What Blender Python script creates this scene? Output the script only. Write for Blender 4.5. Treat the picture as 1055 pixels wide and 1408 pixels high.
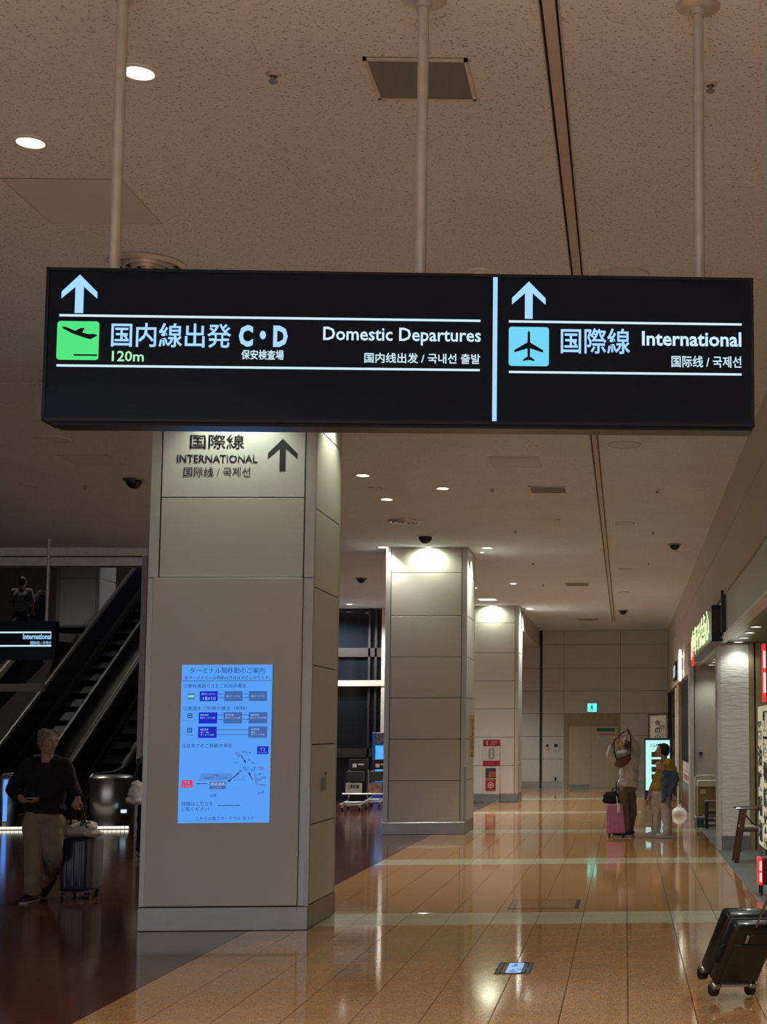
import bpy, bmesh, math, random
import numpy as np
from mathutils import Vector, Matrix
random.seed(7)
for o in list(bpy.data.objects): bpy.data.objects.remove(o)
SC = bpy.context.scene
COL = SC.collection

# ------------------------------------------------------------------ camera
F_PX, CX, CY = 2000.0, 935.0, 820.0          # focal length and principal point, in pixels of a 1055x1408 frame
CAM = Vector((0, 0, 1.65))
def _rc(x, y): return Vector(((x-CX)/F_PX, -(y-CY)/F_PX, -1.0))
_Y = _rc(860, 1008).normalized(); _Z = _rc(840, -19000).normalized()
_Z = (_Z - _Y*_Z.dot(_Y)).normalized(); _X = _Y.cross(_Z)
M3 = Matrix((_X, _Y, _Z))
cd = bpy.data.cameras.new('camera'); cam = bpy.data.objects.new('camera', cd); COL.objects.link(cam)
cam.matrix_world = Matrix.Translation(CAM) @ M3.to_4x4()
cd.sensor_fit = 'HORIZONTAL'; cd.sensor_width = 36.0; cd.lens = F_PX/1055*36
cd.shift_x = (527.5-CX)/1055; cd.shift_y = (CY-704)/1055; cd.clip_start = .1; cd.clip_end = 200
SC.camera = cam
def ray(x, y): return M3 @ _rc(x, y)
def G(x, y, z=0.0):
    d = ray(x, y); return CAM + d*((z-CAM.z)/d.z)
def at(x, y, Y):
    d = ray(x, y); return CAM + d*(Y/d.y)
def atx(x, y, X):
    d = ray(x, y); return CAM + d*(X/d.x)

# ------------------------------------------------------------------ world, exposure
w = bpy.data.worlds.new('world'); SC.world = w; w.use_nodes = True
w.node_tree.nodes['Background'].inputs[0].default_value = (.94, .95, 1.0, 1)
w.node_tree.nodes['Background'].inputs[1].default_value = 1.0
vs = SC.view_settings
vs.view_transform = 'Standard'; vs.look = 'None'; vs.gamma = 1; vs.use_curve_mapping = False; vs.exposure = 0.0
WARM = (1.0, .965, .88); WARM2 = (1.0, .92, .70); COOL = (.93, 1.0, .93); WASH = (.92, 1.0, .74)
POWER = 230

# ------------------------------------------------------------------ materials
def mat(name, col, rough=.5, metal=0., var=.08, scale=12., bump=0., bscale=60., emis=None, es=1., coat=0., alpha=1., rnd=0., trans=0.):
    m = bpy.data.materials.new(name); m.use_nodes = True
    nt = m.node_tree; N = nt.nodes; L = nt.links; b = N['Principled BSDF']
    tc = N.new('ShaderNodeTexCoord')
    nz = N.new('ShaderNodeTexNoise'); nz.inputs['Scale'].default_value = scale; nz.inputs['Detail'].default_value = 3
    L.new(tc.outputs['Object'], nz.inputs['Vector'])
    cr = N.new('ShaderNodeValToRGB')
    lo = tuple(max(0, c*(1-var)) for c in col); hi = tuple(min(1, c*(1+var)) for c in col)
    cr.color_ramp.elements[0].position = .3; cr.color_ramp.elements[1].position = .7
    cr.color_ramp.elements[0].color = (*lo, 1); cr.color_ramp.elements[1].color = (*hi, 1)
    L.new(nz.outputs['Fac'], cr.inputs['Fac']); out = cr.outputs['Color']
    if rnd:
        oi = N.new('ShaderNodeObjectInfo'); mr = N.new('ShaderNodeMapRange')
        mr.inputs['To Min'].default_value = 1-rnd; mr.inputs['To Max'].default_value = 1+rnd
        L.new(oi.outputs['Random'], mr.inputs['Value'])
        hs = N.new('ShaderNodeHueSaturation'); L.new(out, hs.inputs['Color']); L.new(mr.outputs[0], hs.inputs['Value']); out = hs.outputs['Color']
    L.new(out, b.inputs['Base Color'])
    b.inputs['Roughness'].default_value = rough; b.inputs['Metallic'].default_value = metal
    b.inputs['Coat Weight'].default_value = coat; b.inputs['Coat Roughness'].default_value = .04
    b.inputs['Alpha'].default_value = alpha; b.inputs['Transmission Weight'].default_value = trans
    if emis:
        b.inputs['Emission Color'].default_value = (*emis, 1); b.inputs['Emission Strength'].default_value = es
    if bump:
        n2 = N.new('ShaderNodeTexNoise'); n2.inputs['Scale'].default_value = bscale; n2.inputs['Detail'].default_value = 2
        L.new(tc.outputs['Object'], n2.inputs['Vector'])
        bp = N.new('ShaderNodeBump'); bp.inputs['Strength'].default_value = bump; bp.inputs['Distance'].default_value = .01
        L.new(n2.outputs['Fac'], bp.inputs['Height']); L.new(bp.outputs['Normal'], b.inputs['Normal'])
    return m
def ceiling_mat():
    m = mat('acoustic_plaster', (.73, .78, .86), .9, var=.03, scale=1.2)
    nt = m.node_tree; N = nt.nodes; L = nt.links; b = N['Principled BSDF']
    tc = N.new('ShaderNodeTexCoord'); vo = N.new('ShaderNodeTexNoise'); vo.inputs['Scale'].default_value = 62; vo.inputs['Detail'].default_value = 2.5
    L.new(tc.outputs['Object'], vo.inputs['Vector'])
    mr = N.new('ShaderNodeMapRange'); mr.inputs['From Min'].default_value = .30; mr.inputs['From Max'].default_value = .42
    L.new(vo.outputs['Fac'], mr.inputs['Value'])
    mx = N.new('ShaderNodeMixRGB'); mx.blend_type = 'MIX'; mx.inputs['Color1'].default_value = (.37, .38, .41, 1)
    src = b.inputs['Base Color'].links[0].from_socket
    L.new(mr.outputs[0], mx.inputs['Fac']); L.new(src, mx.inputs['Color2']); L.new(mx.outputs[0], b.inputs['Base Color'])
    bp = N.new('ShaderNodeBump'); bp.inputs['Strength'].default_value = .6; bp.inputs['Distance'].default_value = .004
    L.new(mr.outputs[0], bp.inputs['Height']); L.new(bp.outputs['Normal'], b.inputs['Normal'])
    return m
def tile_mat(name, base, dark, light, rough, rnd):
    m = mat(name, base, rough, var=.05, scale=3, rnd=rnd)
    nt = m.node_tree; N = nt.nodes; L = nt.links; b = N['Principled BSDF']
    tc = N.new('ShaderNodeTexCoord'); vo = N.new('ShaderNodeTexVoronoi'); vo.inputs['Scale'].default_value = 160
    L.new(tc.outputs['Object'], vo.inputs['Vector'])
    sp = N.new('ShaderNodeSeparateColor'); L.new(vo.outputs['Color'], sp.inputs[0])
    cr = N.new('ShaderNodeValToRGB'); cr.color_ramp.elements[0].color = (*dark, 1); cr.color_ramp.elements[1].color = (*light, 1)
    L.new(sp.outputs[0], cr.inputs['Fac'])
    mx = N.new('ShaderNodeMixRGB'); mx.blend_type = 'MULTIPLY'; mx.inputs['Fac'].default_value = 1
    src = b.inputs['Base Color'].links[0].from_socket
    L.new(src, mx.inputs['Color1']); L.new(cr.outputs[0], mx.inputs['Color2']); L.new(mx.outputs[0], b.inputs['Base Color'])
    n2 = N.new('ShaderNodeTexNoise'); n2.inputs['Scale'].default_value = 2.2
    L.new(tc.outputs['Object'], n2.inputs['Vector'])
    bp = N.new('ShaderNodeBump'); bp.inputs['Strength'].default_value = .02; bp.inputs['Distance'].default_value = .01
    L.new(n2.outputs['Fac'], bp.inputs['Height']); L.new(bp.outputs['Normal'], b.inputs['Normal'])
    b.inputs['IOR'].default_value = 1.62
    return m
PAN = mat('white_panel', (.60, .58, .545), .42, var=.02, scale=2)
PANG = mat('grey_sign_panel', (.62, .64, .64), .4, var=.02)
STRIP = mat('corner_strip_metal', (.50, .48, .45), .35, .3, var=.03)
CORE = mat('dark_joint', (.05, .045, .04), .8)
STEEL = mat('brushed_steel', (.50, .48, .46), .28, .9, var=.06, scale=5, bump=.05, bscale=8)
PLINTH = mat('plinth_steel', (.27, .26, .25), .30, .85, var=.05, scale=5, bump=.05, bscale=8)
DSTEEL = mat('dull_steel', (.30, .29, .28), .35, .8)
CEIL = ceiling_mat()
CEILP = mat('smooth_ceiling_paint', (.64, .68, .73), .85, var=.02)
TRACK = mat('track_paint', (.55, .52, .48), .6)
WHITE = mat('white_paint', (.75, .73, .68), .4)
LGREY = mat('light_grey_metal', (.62, .60, .56), .35, .4)
GRILLE = mat('grille_grey', (.17, .185, .21), .5, .3)
BLACK = mat('black_plastic', (.012, .012, .014), .35)
SIGNFACE = mat('sign_face', (.006, .010, .020), .3, var=.1); SIGNFACE.node_tree.nodes['Principled BSDF'].inputs['Specular IOR Level'].default_value = .15
SIGNFRAME = mat('sign_frame', (.008, .009, .014), .3, .4)
TORANGE = tile_mat('orange_granite_tile', (.52, .285, .125), (.62, .58, .55), (1.25, 1.2, 1.15), .065, .05)
TCREAM = tile_mat('cream_granite_tile', (.62, .56, .36), (.8, .8, .8), (1.1, 1.1, 1.1), .10, .03)
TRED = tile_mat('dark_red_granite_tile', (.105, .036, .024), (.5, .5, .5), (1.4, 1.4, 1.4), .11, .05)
TGREY = mat('grey_vinyl', (.16, .18, .18), .45, var=.08, scale=6)
GROUT = mat('grout', (.05, .035, .025), .7)
BULK = mat('bulkhead_paint', (.56, .50, .43), .6, var=.02)
FASC = mat('grey_glass_fascia', (.22, .23, .21), .3, .2)
DARKWALL = mat('dark_grey_wall', (.17, .155, .15), .6)
NAVY = mat('navy_cladding', (.006, .007, .014), .45, 0.); NAVY.node_tree.nodes['Principled BSDF'].inputs['Specular IOR Level'].default_value = .2; STEPM = mat('black_steps', (.004, .004, .006), 1.0); STEPM.node_tree.nodes['Principled BSDF'].inputs['Specular IOR Level'].default_value = 0
GLASSD = mat('night_glass', (.01, .013, .02), .06, 0., var=.2, scale=1)
BROWNW = mat('brown_wood_wall', (.07, .04, .025), .5, var=.25, scale=4)
TAN = mat('tan_wood_frame', (.34, .25, .13), .5, var=.15, scale=5)
E_BLUE = mat('lit_ice_blue', (.0, .0, .0), emis=(.33, .62, 1.0), es=1.15)
E_WHITE = mat('lit_white', (.0, .0, .0), emis=(.62, .86, 1.0), es=1.0)
E_CYAN = mat('lit_cyan', (.0, .0, .0), emis=(.16, .66, .92), es=1.0)
E_GREEN = mat('lit_green', (.0, .0, .0), emis=(.07, .78, .22), es=1.0)
E_LIME = mat('lit_pale_green', (.0, .0, .0), emis=(.42, .95, .55), es=.95)
E_SCREEN = mat('lit_screen_blue', (.0, .0, .0), emis=(.095, .36, 1.0), es=.92)
E_LAMP = mat('lamp_lens_light', (.8, .8, .8), emis=(1.0, .93, .80), es=9)
E_LAMPC = mat('lamp_lens_cool', (.8, .8, .8), emis=(.92, 1.0, .96), es=9)
E_DIM = mat('lit_panel_warm', (.8, .8, .8), emis=(1.0, .93, .76), es=1.6)
E_LETTER = mat('lit_letter_yellow_green', (.0, .0, .0), emis=(.72, .90, .45), es=1.3)
E_LETTERW = mat('lit_letter_white', (.0, .0, .0), emis=(.95, 1.0, .72), es=1.4)
E_RED = mat('lit_red', (.0, .0, .0), emis=(.85, .03, .03), es=1.0)
E_PINK = mat('lit_pinkish', (.0, .0, .0), emis=(1.0, .55, .42), es=1.0)
INK = mat('screen_ink', (.01, .02, .06), .6, emis=(.01, .05, .22), es=.6)
INKB = mat('screen_blue_box', (.0, .0, .1), emis=(.004, .02, .62), es=.8)
INKG = mat('screen_grey_box', (.0, .0, .0), emis=(.05, .14, .42), es=.9)
INKR = mat('screen_red_box', (.0, .0, .0), emis=(.62, .05, .14), es=.9)
INKP = mat('screen_pale_shape', (.0, .0, .0), emis=(.09, .27, .74), es=.9)
INKW = mat('screen_pale_text', (.0, .0, .0), emis=(.45, .65, 1.0), es=.9)
CHAR = mat('charcoal_print', (.02, .022, .028), .5)

# ------------------------------------------------------------------ mesh builder
class MB:
    def __init__(s): s.v = []; s.f = []
    def add(s, vs, fs):
        n = len(s.v); s.v += [tuple(v) for v in vs]; s.f += [tuple(i+n for i in f) for f in fs]; return s
    def box(s, x0, x1, y0, y1, z0, z1):
        vs = [(x, y, z) for z in (z0, z1) for y in (y0, y1) for x in (x0, x1)]
        return s.add(vs, [(0, 2, 3, 1), (4, 5, 7, 6), (0, 1, 5, 4), (2, 6, 7, 3), (0, 4, 6, 2), (1, 3, 7, 5)])
    def bevbox(s, x0, x1, y0, y1, z0, z1, b=.01, n=2, R=None):
        bm = bmesh.new(); bmesh.ops.create_cube(bm, size=1)
        for v in bm.verts: v.co = Vector(((x0+x1)/2+v.co.x*(x1-x0), (y0+y1)/2+v.co.y*(y1-y0), (z0+z1)/2+v.co.z*(z1-z0)))
        bmesh.ops.bevel(bm, geom=bm.edges[:], offset=b, segments=n, affect='EDGES', profile=.5)
        vs = [v.co.copy() for v in bm.verts]; bm.verts.index_update(); fs = [tuple(v.index for v in f.verts) for f in bm.faces]; bm.free()
        if R: vs = [R @ v for v in vs]
        return s.add(vs, fs)
    def obox(s, c, a, b, d):                      # centre and three half-axis vectors
        c, a, b, d = map(Vector, (c, a, b, d))
        vs = [c+a*i+b*j+d*k for k in (-1, 1) for j in (-1, 1) for i in (-1, 1)]
        return s.add(vs, [(0, 2, 3, 1), (4, 5, 7, 6), (0, 1, 5, 4), (2, 6, 7, 3), (0, 4, 6, 2), (1, 3, 7, 5)])
    def cyl(s, p, q, r, r2=None, n=16, cap=True):
        p, q = Vector(p), Vector(q); r2 = r if r2 is None else r2; d = (q-p).normalized()
        a = d.orthogonal().normalized(); b = d.cross(a)
        vs = [p+(a*math.cos(t)+b*math.sin(t))*r for t in [2*math.pi*i/n for i in range(n)]] + [q+(a*math.cos(t)+b*math.sin(t))*r2 for t in [2*math.pi*i/n for i in range(n)]]
        fs = [(i, (i+1) % n, n+(i+1) % n, n+i) for i in range(n)]
        if cap: fs += [tuple(range(n))[::-1], tuple(range(n, 2*n))]
        return s.add(vs, fs)
    def tube(s, pts, r, n=8):
        pts = [Vector(p) for p in pts]; rings = []; ref = None
        for i, p in enumerate(pts):
            d = (pts[min(i+1, len(pts)-1)]-pts[max(i-1, 0)]).normalized()
            a = d.orthogonal().normalized() if ref is None else (ref-d*ref.dot(d)).normalized(); ref = a; b = d.cross(a)
            rr = r[i] if isinstance(r, (list, tuple)) else r
            rings.append([p+(a*math.cos(2*math.pi*k/n)+b*math.sin(2*math.pi*k/n))*rr for k in range(n)])
        m = len(pts); vs = [v for g in rings for v in g]
        fs = [(i*n+k, i*n+(k+1) % n, (i+1)*n+(k+1) % n, (i+1)*n+k) for i in range(m-1) for k in range(n)]
        fs += [tuple(range(n))[::-1], tuple((m-1)*n+k for k in range(n))]
        return s.add(vs, fs)
    def lathe(s, c, prof, n=28, axis='z'):
        c = Vector(c); vs = []
        for r, h in prof:
            for k in range(n):
                t = 2*math.pi*k/n
                vs.append(c+(Vector((r*math.cos(t), r*math.sin(t), h)) if axis == 'z' else Vector((r*math.cos(t), h, r*math.sin(t))) if axis == 'y' else Vector((h, r*math.cos(t), r*math.sin(t)))))
        m = len(prof)
        return s.add(vs, [(i*n+k, i*n+(k+1) % n, (i+1)*n+(k+1) % n, (i+1)*n+k) for i in range(m-1) for k in range(n)])
    def prism(s, pts, ex):                        # polygon (3-D points) pushed along vector ex
        ex = Vector(ex); pts = [Vector(p) for p in pts]; n = len(pts)
        from mathutils.geometry import tessellate_polygon
        tris = [tuple(t) for t in tessellate_polygon([pts])]
        vs = pts+[p+ex for p in pts]
        return s.add(vs, tris+[tuple(i+n for i in t[::-1]) for t in tris]+[(i, (i+1) % n, n+(i+1) % n, n+i) for i in range(n)])
    def mesh(s, name, off=Vector((0, 0, 0)), smooth=False):
        me = bpy.data.meshes.new(name); me.from_pydata([(v[0]-off[0], v[1]-off[1], v[2]-off[2]) for v in s.v], [], s.f)
        bm = bmesh.new(); bm.from_mesh(me); bmesh.ops.recalc_face_normals(bm, faces=bm.faces); bm.to_mesh(me); bm.free()
        if smooth:
            me.polygons.foreach_set('use_smooth', [True]*len(me.polygons))
            me.set_sharp_from_angle(angle=math.radians(40))
        return me

def wloc(o):
    v = Vector((0, 0, 0))
    while o is not None: v = v + Vector(o.location); o = o.parent
    return v
def obj(name, mb, m, parent=None, smooth=False, label=None, kind=None, mesh=None):
    me = mesh or mb.mesh(name, wloc(parent) if parent else Vector((0, 0, 0)), smooth)
    if not me.materials: me.materials.append(m)
    o = bpy.data.objects.new(name, me); COL.objects.link(o); o.parent = parent
    if label: o['label'] = label
    if kind: o['kind'] = kind
    return o
def thing(name, label, cat, loc=(0, 0, 0), group=None):
    o = bpy.data.objects.new(name, None); COL.objects.link(o); o.location = loc; o.empty_display_size = .1
    o['label'] = label; o['category'] = cat
    if group: o['group'] = group
    return o
def single(name, mb, m, label, cat, group=None, smooth=False):
    xs = np.array(mb.v); c = Vector(((xs[:, 0].min()+xs[:, 0].max())/2, (xs[:, 1].min()+xs[:, 1].max())/2, xs[:, 2].min()))
    me = mb.mesh(name, c, smooth); me.materials.append(m); o = bpy.data.objects.new(name, me); COL.objects.link(o); o.location = c
    o['label'] = label; o['category'] = cat
    if group: o['group'] = group
    return o
def struct(name, mb, m, parent=None):
    o = obj(name, mb, m, parent)
    if parent is None: o['kind'] = 'structure'
    return o
def dup(root, loc, label, mesh_map=None):
    r = root.copy(); COL.objects.link(r); r.location = loc; r['label'] = label
    for ch in list(root.children):
        c = ch.copy(); COL.objects.link(c); c.parent = r
        for g in list(ch.children):
            d = g.copy(); COL.objects.link(d); d.parent = c
    return r

# ------------------------------------------------------------------ writing on a plane
class Plane:
    def __init__(s, O, u, v): s.O = Vector(O); s.u = Vector(u).normalized(); s.v = Vector(v).normalized(); s.n = s.u.cross(s.v)
    def uv(s, px, py):
        d = ray(px, py); t = (s.O-CAM).dot(s.n)/d.dot(s.n); p = CAM+d*t-s.O; return p.dot(s.u), p.dot(s.v)
    def pt(s, u, v, d=0.): return s.O+s.u*u+s.v*v+s.n*d
    def rect(s, mb, u0, u1, v0, v1, d=.002, th=.002):
        c = s.pt((u0+u1)/2, (v0+v1)/2, d-th/2); return mb.obox(c, s.u*(u1-u0)/2, s.v*(v1-v0)/2, s.n*th/2)
    def poly(s, mb, pts, d=.002, th=.002):
        return mb.prism([s.pt(u, v, d-th) for u, v in pts], s.n*th)
def text(body, pl, box, m, parent, d=.003, bold=0., name='lettering', res=2, ext=.0012, spacing=1.0, italic=0.):
    """box = (u0, u1, v0, v1) on plane pl: the letters' bounding box is fitted to it."""
    cu = bpy.data.curves.new(name, 'FONT'); cu.body = body; cu.size = 1; cu.offset = bold; cu.extrude = 0.0; cu.resolution_u = res
    cu.space_character = spacing; cu.shear = italic
    t = bpy.data.objects.new(name, cu); COL.objects.link(t)
    dg = bpy.context.evaluated_depsgraph_get(); me = bpy.data.meshes.new_from_object(t.evaluated_get(dg))
    bpy.data.objects.remove(t); bpy.data.curves.remove(cu)
    n = len(me.vertices)
    if n == 0: return None
    co = np.empty(n*3); me.vertices.foreach_get('co', co); co = co.reshape(-1, 3)
    a = co.min(0); b = co.max(0); k = (co-a)/np.maximum(b-a, 1e-6)
    u = box[0]+k[:, 0]*(box[1]-box[0]); v = box[2]+k[:, 1]*(box[3]-box[2])
    off = wloc(parent)
    P = np.array(pl.pt(0, 0, d)-off)[None]+u[:, None]*np.array(pl.u)[None]+v[:, None]*np.array(pl.v)[None]
    me.vertices.foreach_set('co', P.ravel()); me.update(); me.materials.clear(); me.materials.append(m)
    o = bpy.data.objects.new(name, me); COL.objects.link(o); o.parent = parent
    if ext: 
        md = o.modifiers.new('thickness', 'SOLIDIFY'); md.thickness = ext; md.offset = 0
    return o
def pbox(pl, x0, yt, x1, yb):
    u0, v1 = pl.uv(x0, yt); _, v0 = pl.uv(x0, yb); u1, _ = pl.uv(x1, (yt+yb)/2); return (u0, u1, v0, v1)

# ------------------------------------------------------------------ dimensions
H = 4.77; XR = 1.30; YF = 44.3; YV = 24.45
S = .40; X0 = .014; RP = .4175; XB = X0-8*S

# ================================================================== FLOOR
fl = MB().box(-24, 4.5, -9, YF+.3, -.2, -.012); floor = struct('floor', fl, GROUT)
def add_tiles():
    def tile_mb(x0, x1, y0, y1): return MB().bevbox(x0+.0022, x1-.0022, y0+.0014, y1-.0014, -.02, 0, .0012, 1)
    xs = [X0+S*k for k in range(-8, 4)]; cols = [(xs[i], xs[i+1]) for i in range(11)]+[(xs[11], XR)]
    r0 = 12.91
    proto = {}
    strips = {0, 1, 14, 15, 28, 29, 42, 43, 57, 58}
    far_o = MB(); far_c = MB(); near = MB()
    for j in range(-44, 76):
        y0 = r0+j*RP; y1 = y0+RP
        if y1 > YF: y1 = YF
        if y0 >= YF: break
        for (a, b) in cols:
            cream = j in strips
            if -11 <= j <= 2:
                key = (round(b-a, 3), cream)
                if key not in proto:
                    me = MB().bevbox(.0022, b-a-.0022, .0036, RP-.0036, -.02, 0, .0012, 1).mesh('tile'); me.materials.append(TCREAM if cream else TORANGE); proto[key] = me
                o = obj('tile', None, None, floor, mesh=proto[key]); o.location = (a, y0, 0)
            else:
                (far_c if cream else far_o).box(a+.0022, b-.0022, y0+.0014, y1-.0014, -.02, 0)
    obj('orange_tile_field', far_o, TORANGE, floor, kind='stuff'); obj('cream_tile_bands', far_c, TCREAM, floor, kind='stuff')
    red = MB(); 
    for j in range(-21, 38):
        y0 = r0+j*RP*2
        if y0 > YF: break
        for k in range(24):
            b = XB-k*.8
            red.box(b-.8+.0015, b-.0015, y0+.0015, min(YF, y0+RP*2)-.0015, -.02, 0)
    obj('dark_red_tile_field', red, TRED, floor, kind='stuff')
    g = MB()
    for j in range(40):
        y0 = -8+j*.9
        for k in range(3): g.box(XR+.004+k*.9, XR+.9+k*.9, y0, y0+.896, -.02, -.001)
    obj('grey_vinyl_tiles', g, TGREY, floor, kind='stuff')
    obj('metal_edge', MB().box(XR-.002, XR+.006, -8, 28, -.02, .003), DSTEEL, floor)
add_tiles()

# ================================================================== CEILING
cl = MB(); zt = H+.25
YS = 12.9
for (x0, x1) in ((-24, -.372), (-.279, XR+.06)):
    for (y0, y1) in ((-9, YS-.02), (YS+.02, YV)): cl.box(x0, x1, y0, y1, H, zt)
for (x0, x1) in ((-8.0, -.372), (-.279, XR+.06)): cl.box(x0, x1, YV, 40.8, H, zt)
cl.box(-8.0, XR+.06, 40.8, YF+.3, H, zt)
cl.box(-.5, -.15, -9, 40.8, H+.1, zt)
ceiling = struct('ceiling', cl, CEIL)
obj('expansion_joint', MB().box(-24, XR+.06, YS-.1, YS+.1, H+.06, zt), CORE, ceiling)
obj('track_rail', MB().box(-.372, -.366, -9, 40.8, H-.012, H+.1).box(-.285, -.279, -9, 40.8, H-.012, H+.1).box(-.352, -.298, -9, 40.8, H-.004, H+.1), TRACK, ceiling)
def access_panel(q, label=None):
    c = [G(x, y, H) for x, y in q]; x0 = (c[0].x+c[3].x)/2; x1 = (c[1].x+c[2].x)/2; y0 = (c[2].y+c[3].y)/2; y1 = (c[0].y+c[1].y)/2
    obj('access_panel', MB().box(x0, x1, y0, y1, H-.003, H), CEILP, ceiling)
    r = MB(); g = .008
    r.box(x0-g, x1+g, y0-g, y0, H-.005, H).box(x0-g, x1+g, y1, y1+g, H-.005, H).box(x0-g, x0, y0, y1, H-.005, H).box(x1, x1+g, y0, y1, H-.005, H)
    obj('access_panel_frame', r, TRACK, ceiling)
access_panel([(8, 245), (160, 246), (228, 308), (65, 305)])
access_panel([(80, 625), (147, 625), (172, 639), (104, 639)])
access_panel([(672, 628), (740, 628), (744, 642), (680, 642)])

# ================================================================== WALLS
# right side: bulkhead over the shops
bk = MB().box(XR, XR+.3, -9, YF, 4.19, H+.2); bk.box(XR, XR+.3, -9, YF, 3.46, 4.178); bk.box(XR+.012, XR+.3, -9, YF, 4.17, 4.2)
wall_right = struct('wall_right', bk, BULK)
obj('fascia', MB().box(XR+.02, XR+.12, -9, 29.8, 2.94, 3.452), FASC, wall_right)
obj('fascia_lip', MB().box(XR-.004, XR+.13, -9, 29.8, 2.915, 2.95), LGREY, wall_right)
obj('shop_fascia', MB().box(XR, XR+.12, 29.8, YF, 2.87, 3.452), BULK, wall_right)
obj('fascia_end_post', MB().box(XR-.01, XR+.14, 29.74, 29.86, 0, 3.452), LGREY, wall_right)
obj('soffit', MB().box(XR+.12, 4.5, -9, 29.9, 2.935, 3.1), FASC, wall_right)
struct('wall_shop_back', MB().box(4.3, 4.5, -9, 28, 0, 3), BULK)
# partition at the end of the first shop bay
wp = MB().box(1.33, 4.4, 27.95, 28.2, 0, 2.935); wall_part = struct('wall_partition', wp, BULK)
obj('end_post', MB().box(1.235, 1.33, 27.88, 28.2, 0, 2.935), LGREY, wall_part)
obj('post_groove', MB().box(1.318, 1.332, 27.87, 27.95, 0, 2.935), CORE, wall_part)
# pillar with wavy plaster
def wavy_mat():
    m = mat('wavy_white_plaster', (.74, .73, .66), .7, var=.03)
    nt = m.node_tree; N = nt.nodes; L = nt.links; b = N['Principled BSDF']
    tc = N.new('ShaderNodeTexCoord'); mp = N.new('ShaderNodeMapping'); mp.inputs['Scale'].default_value = (3, 3, 14)
    L.new(tc.outputs['Object'], mp.inputs[0]); nz = N.new('ShaderNodeTexNoise'); nz.inputs['Scale'].default_value = 2; nz.inputs['Detail'].default_value = 4
    L.new(mp.outputs[0], nz.inputs[0]); bp = N.new('ShaderNodeBump'); bp.inputs['Strength'].default_value = .45; bp.inputs['Distance'].default_value = .03
    L.new(nz.outputs[0], bp.inputs['Height']); L.new(bp.outputs['Normal'], b.inputs['Normal']); return m
WAVY = wavy_mat()
YP = 20.7
pil = struct('wall_pillar', MB().box(1.36, 1.76, YP+.02, YP+.5, 0, 2.93), BULK)
obj('plaster_face', MB().box(1.362, 1.76, YP, YP+.02, .2, 2.90), WAVY, pil)
obj('pillar_base', MB().box(1.362, 1.76, YP-.004, YP+.02, 0, .2), FASC, pil)
obj('pillar_edge', MB().box(1.31, 1.36, YP-.01, YP+.5, 0, 2.93), LGREY, pil)
obj('wood_frame', MB().box(1.765, 1.83, YP-.06, YP+.3, 0, 2.93).box(1.855, 2.05, YP-.06, YP+.3, 0, 2.93), TAN, pil)
obj('frame_gap', MB().box(1.83, 1.855, YP-.02, YP+.3, 0, 2.93), CORE, pil)
struct('wall_shop_inner', MB().box(2.0, 4.4, YP+.1, YP+.3, 0, 2.93), BROWNW)
# far wall with panels
JZ = [.2, .88, 1.565, 2.25, 2.93, 3.62, 4.34, H]
def xat(px, Y): return at(px, 1008, Y).x
wf = MB().box(-6.5, XR+.2, YF+.03, YF+.3, 0, H+.2); wall_far = struct('wall_far', wf, CORE)
xs_far = [xat(745, YF)+.015, xat(776, YF)-.008, xat(853, YF)+.008, XR]
DX0, DX1, DZ = xat(776, YF), xat(853, YF), 2.18
for i in range(3):
    for j in range(len(JZ)-1):
        z0, z1 = JZ[j], JZ[j+1]
        if i == 1 and z1 <= 2.3: continue
        obj('panel', MB().box(xs_far[i]+.006, xs_far[i+1]-.006, YF, YF+.03, z0+.006, z1-.006), PAN, wall_far)
obj('base_trim', MB().box(xs_far[0], xs_far[1], YF-.012, YF+.03, 0, .2).box(xs_far[2], XR, YF-.012, YF+.03, 0, .2), STEEL, wall_far)
xl = [-6.2, -4.9, -3.7, xat(743, YF+.25)]
for i in range(3):
    for j in range(6):
        obj('panel', MB().box(xl[i]+.006, xl[i+1]-.006, YF+.0, YF+.03, JZ[j]+.006, JZ[j+1]-.006), PAN, wall_far)
obj('base_trim', MB().box(-6.2, xl[-1], YF-.01, YF+.03, 0, .2), STEEL, wall_far)
# beam from the third column to the far wall
bm_ = MB().box(-3.9, -2.6, 36.3, YF+.1, 4.26, H+.2); struct('trim_beam', bm_, PAN)
struct('ceiling_recess', MB().box(-6.6, -3.9, 36.7, YF+.1, 4.26, 4.5), CEILP)
struct('wall_recess_left', MB().box(-6.6, -6.4, 37, YF+.3, 0, 4.3), PAN)
# double door
YD = YF+.02
door = struct('door_1', MB().box(DX0-.01, DX0+.12, YD-.04, YD+.05, 0, 2.246).box(DX1-.06, DX1+.01, YD-.04, YD+.05, 0, 2.246).box(DX0+.12, DX1-.06, YD-.04, YD+.05, DZ-.3, 2.246), mat('tan_door_frame', (.36, .29, .19), .5))
DOORM = mat('cream_door_leaf', (.52, .45, .33), .45, var=.02)
xm = xat(813, YF)
leafL = obj('door_leaf', MB().box(DX0+.125, xm-.004, YD-.02, YD+.02, .01, DZ-.31), DOORM, door)
leafR = obj('door_leaf', MB().box(xm+.004, DX1-.065, YD-.02, YD+.02, .01, DZ-.31), DOORM, door)
obj('door_handle', MB().box(xm-.20, xm-.03, YD-.09, YD-.07, .98, 1.0).cyl((xm-.04, YD-.09, .99), (xm-.04, YD-.02, .99), .015).cyl((xm-.04, YD-.035, 1.08), (xm-.04, YD-.02, 1.08), .02), STEEL, leafL)
obj('kick_plate', MB().box(DX0+.16, xm-.04, YD-.024, YD-.02, .02, .12), DSTEEL, leafL)
obj('door_notice', MB().box(xat(821, YF), xat(846, YF), YD-.026, YD-.02, 1.70, 1.80), mat('green_notice', (.03, .10, .06), .5), leafR)
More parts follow.
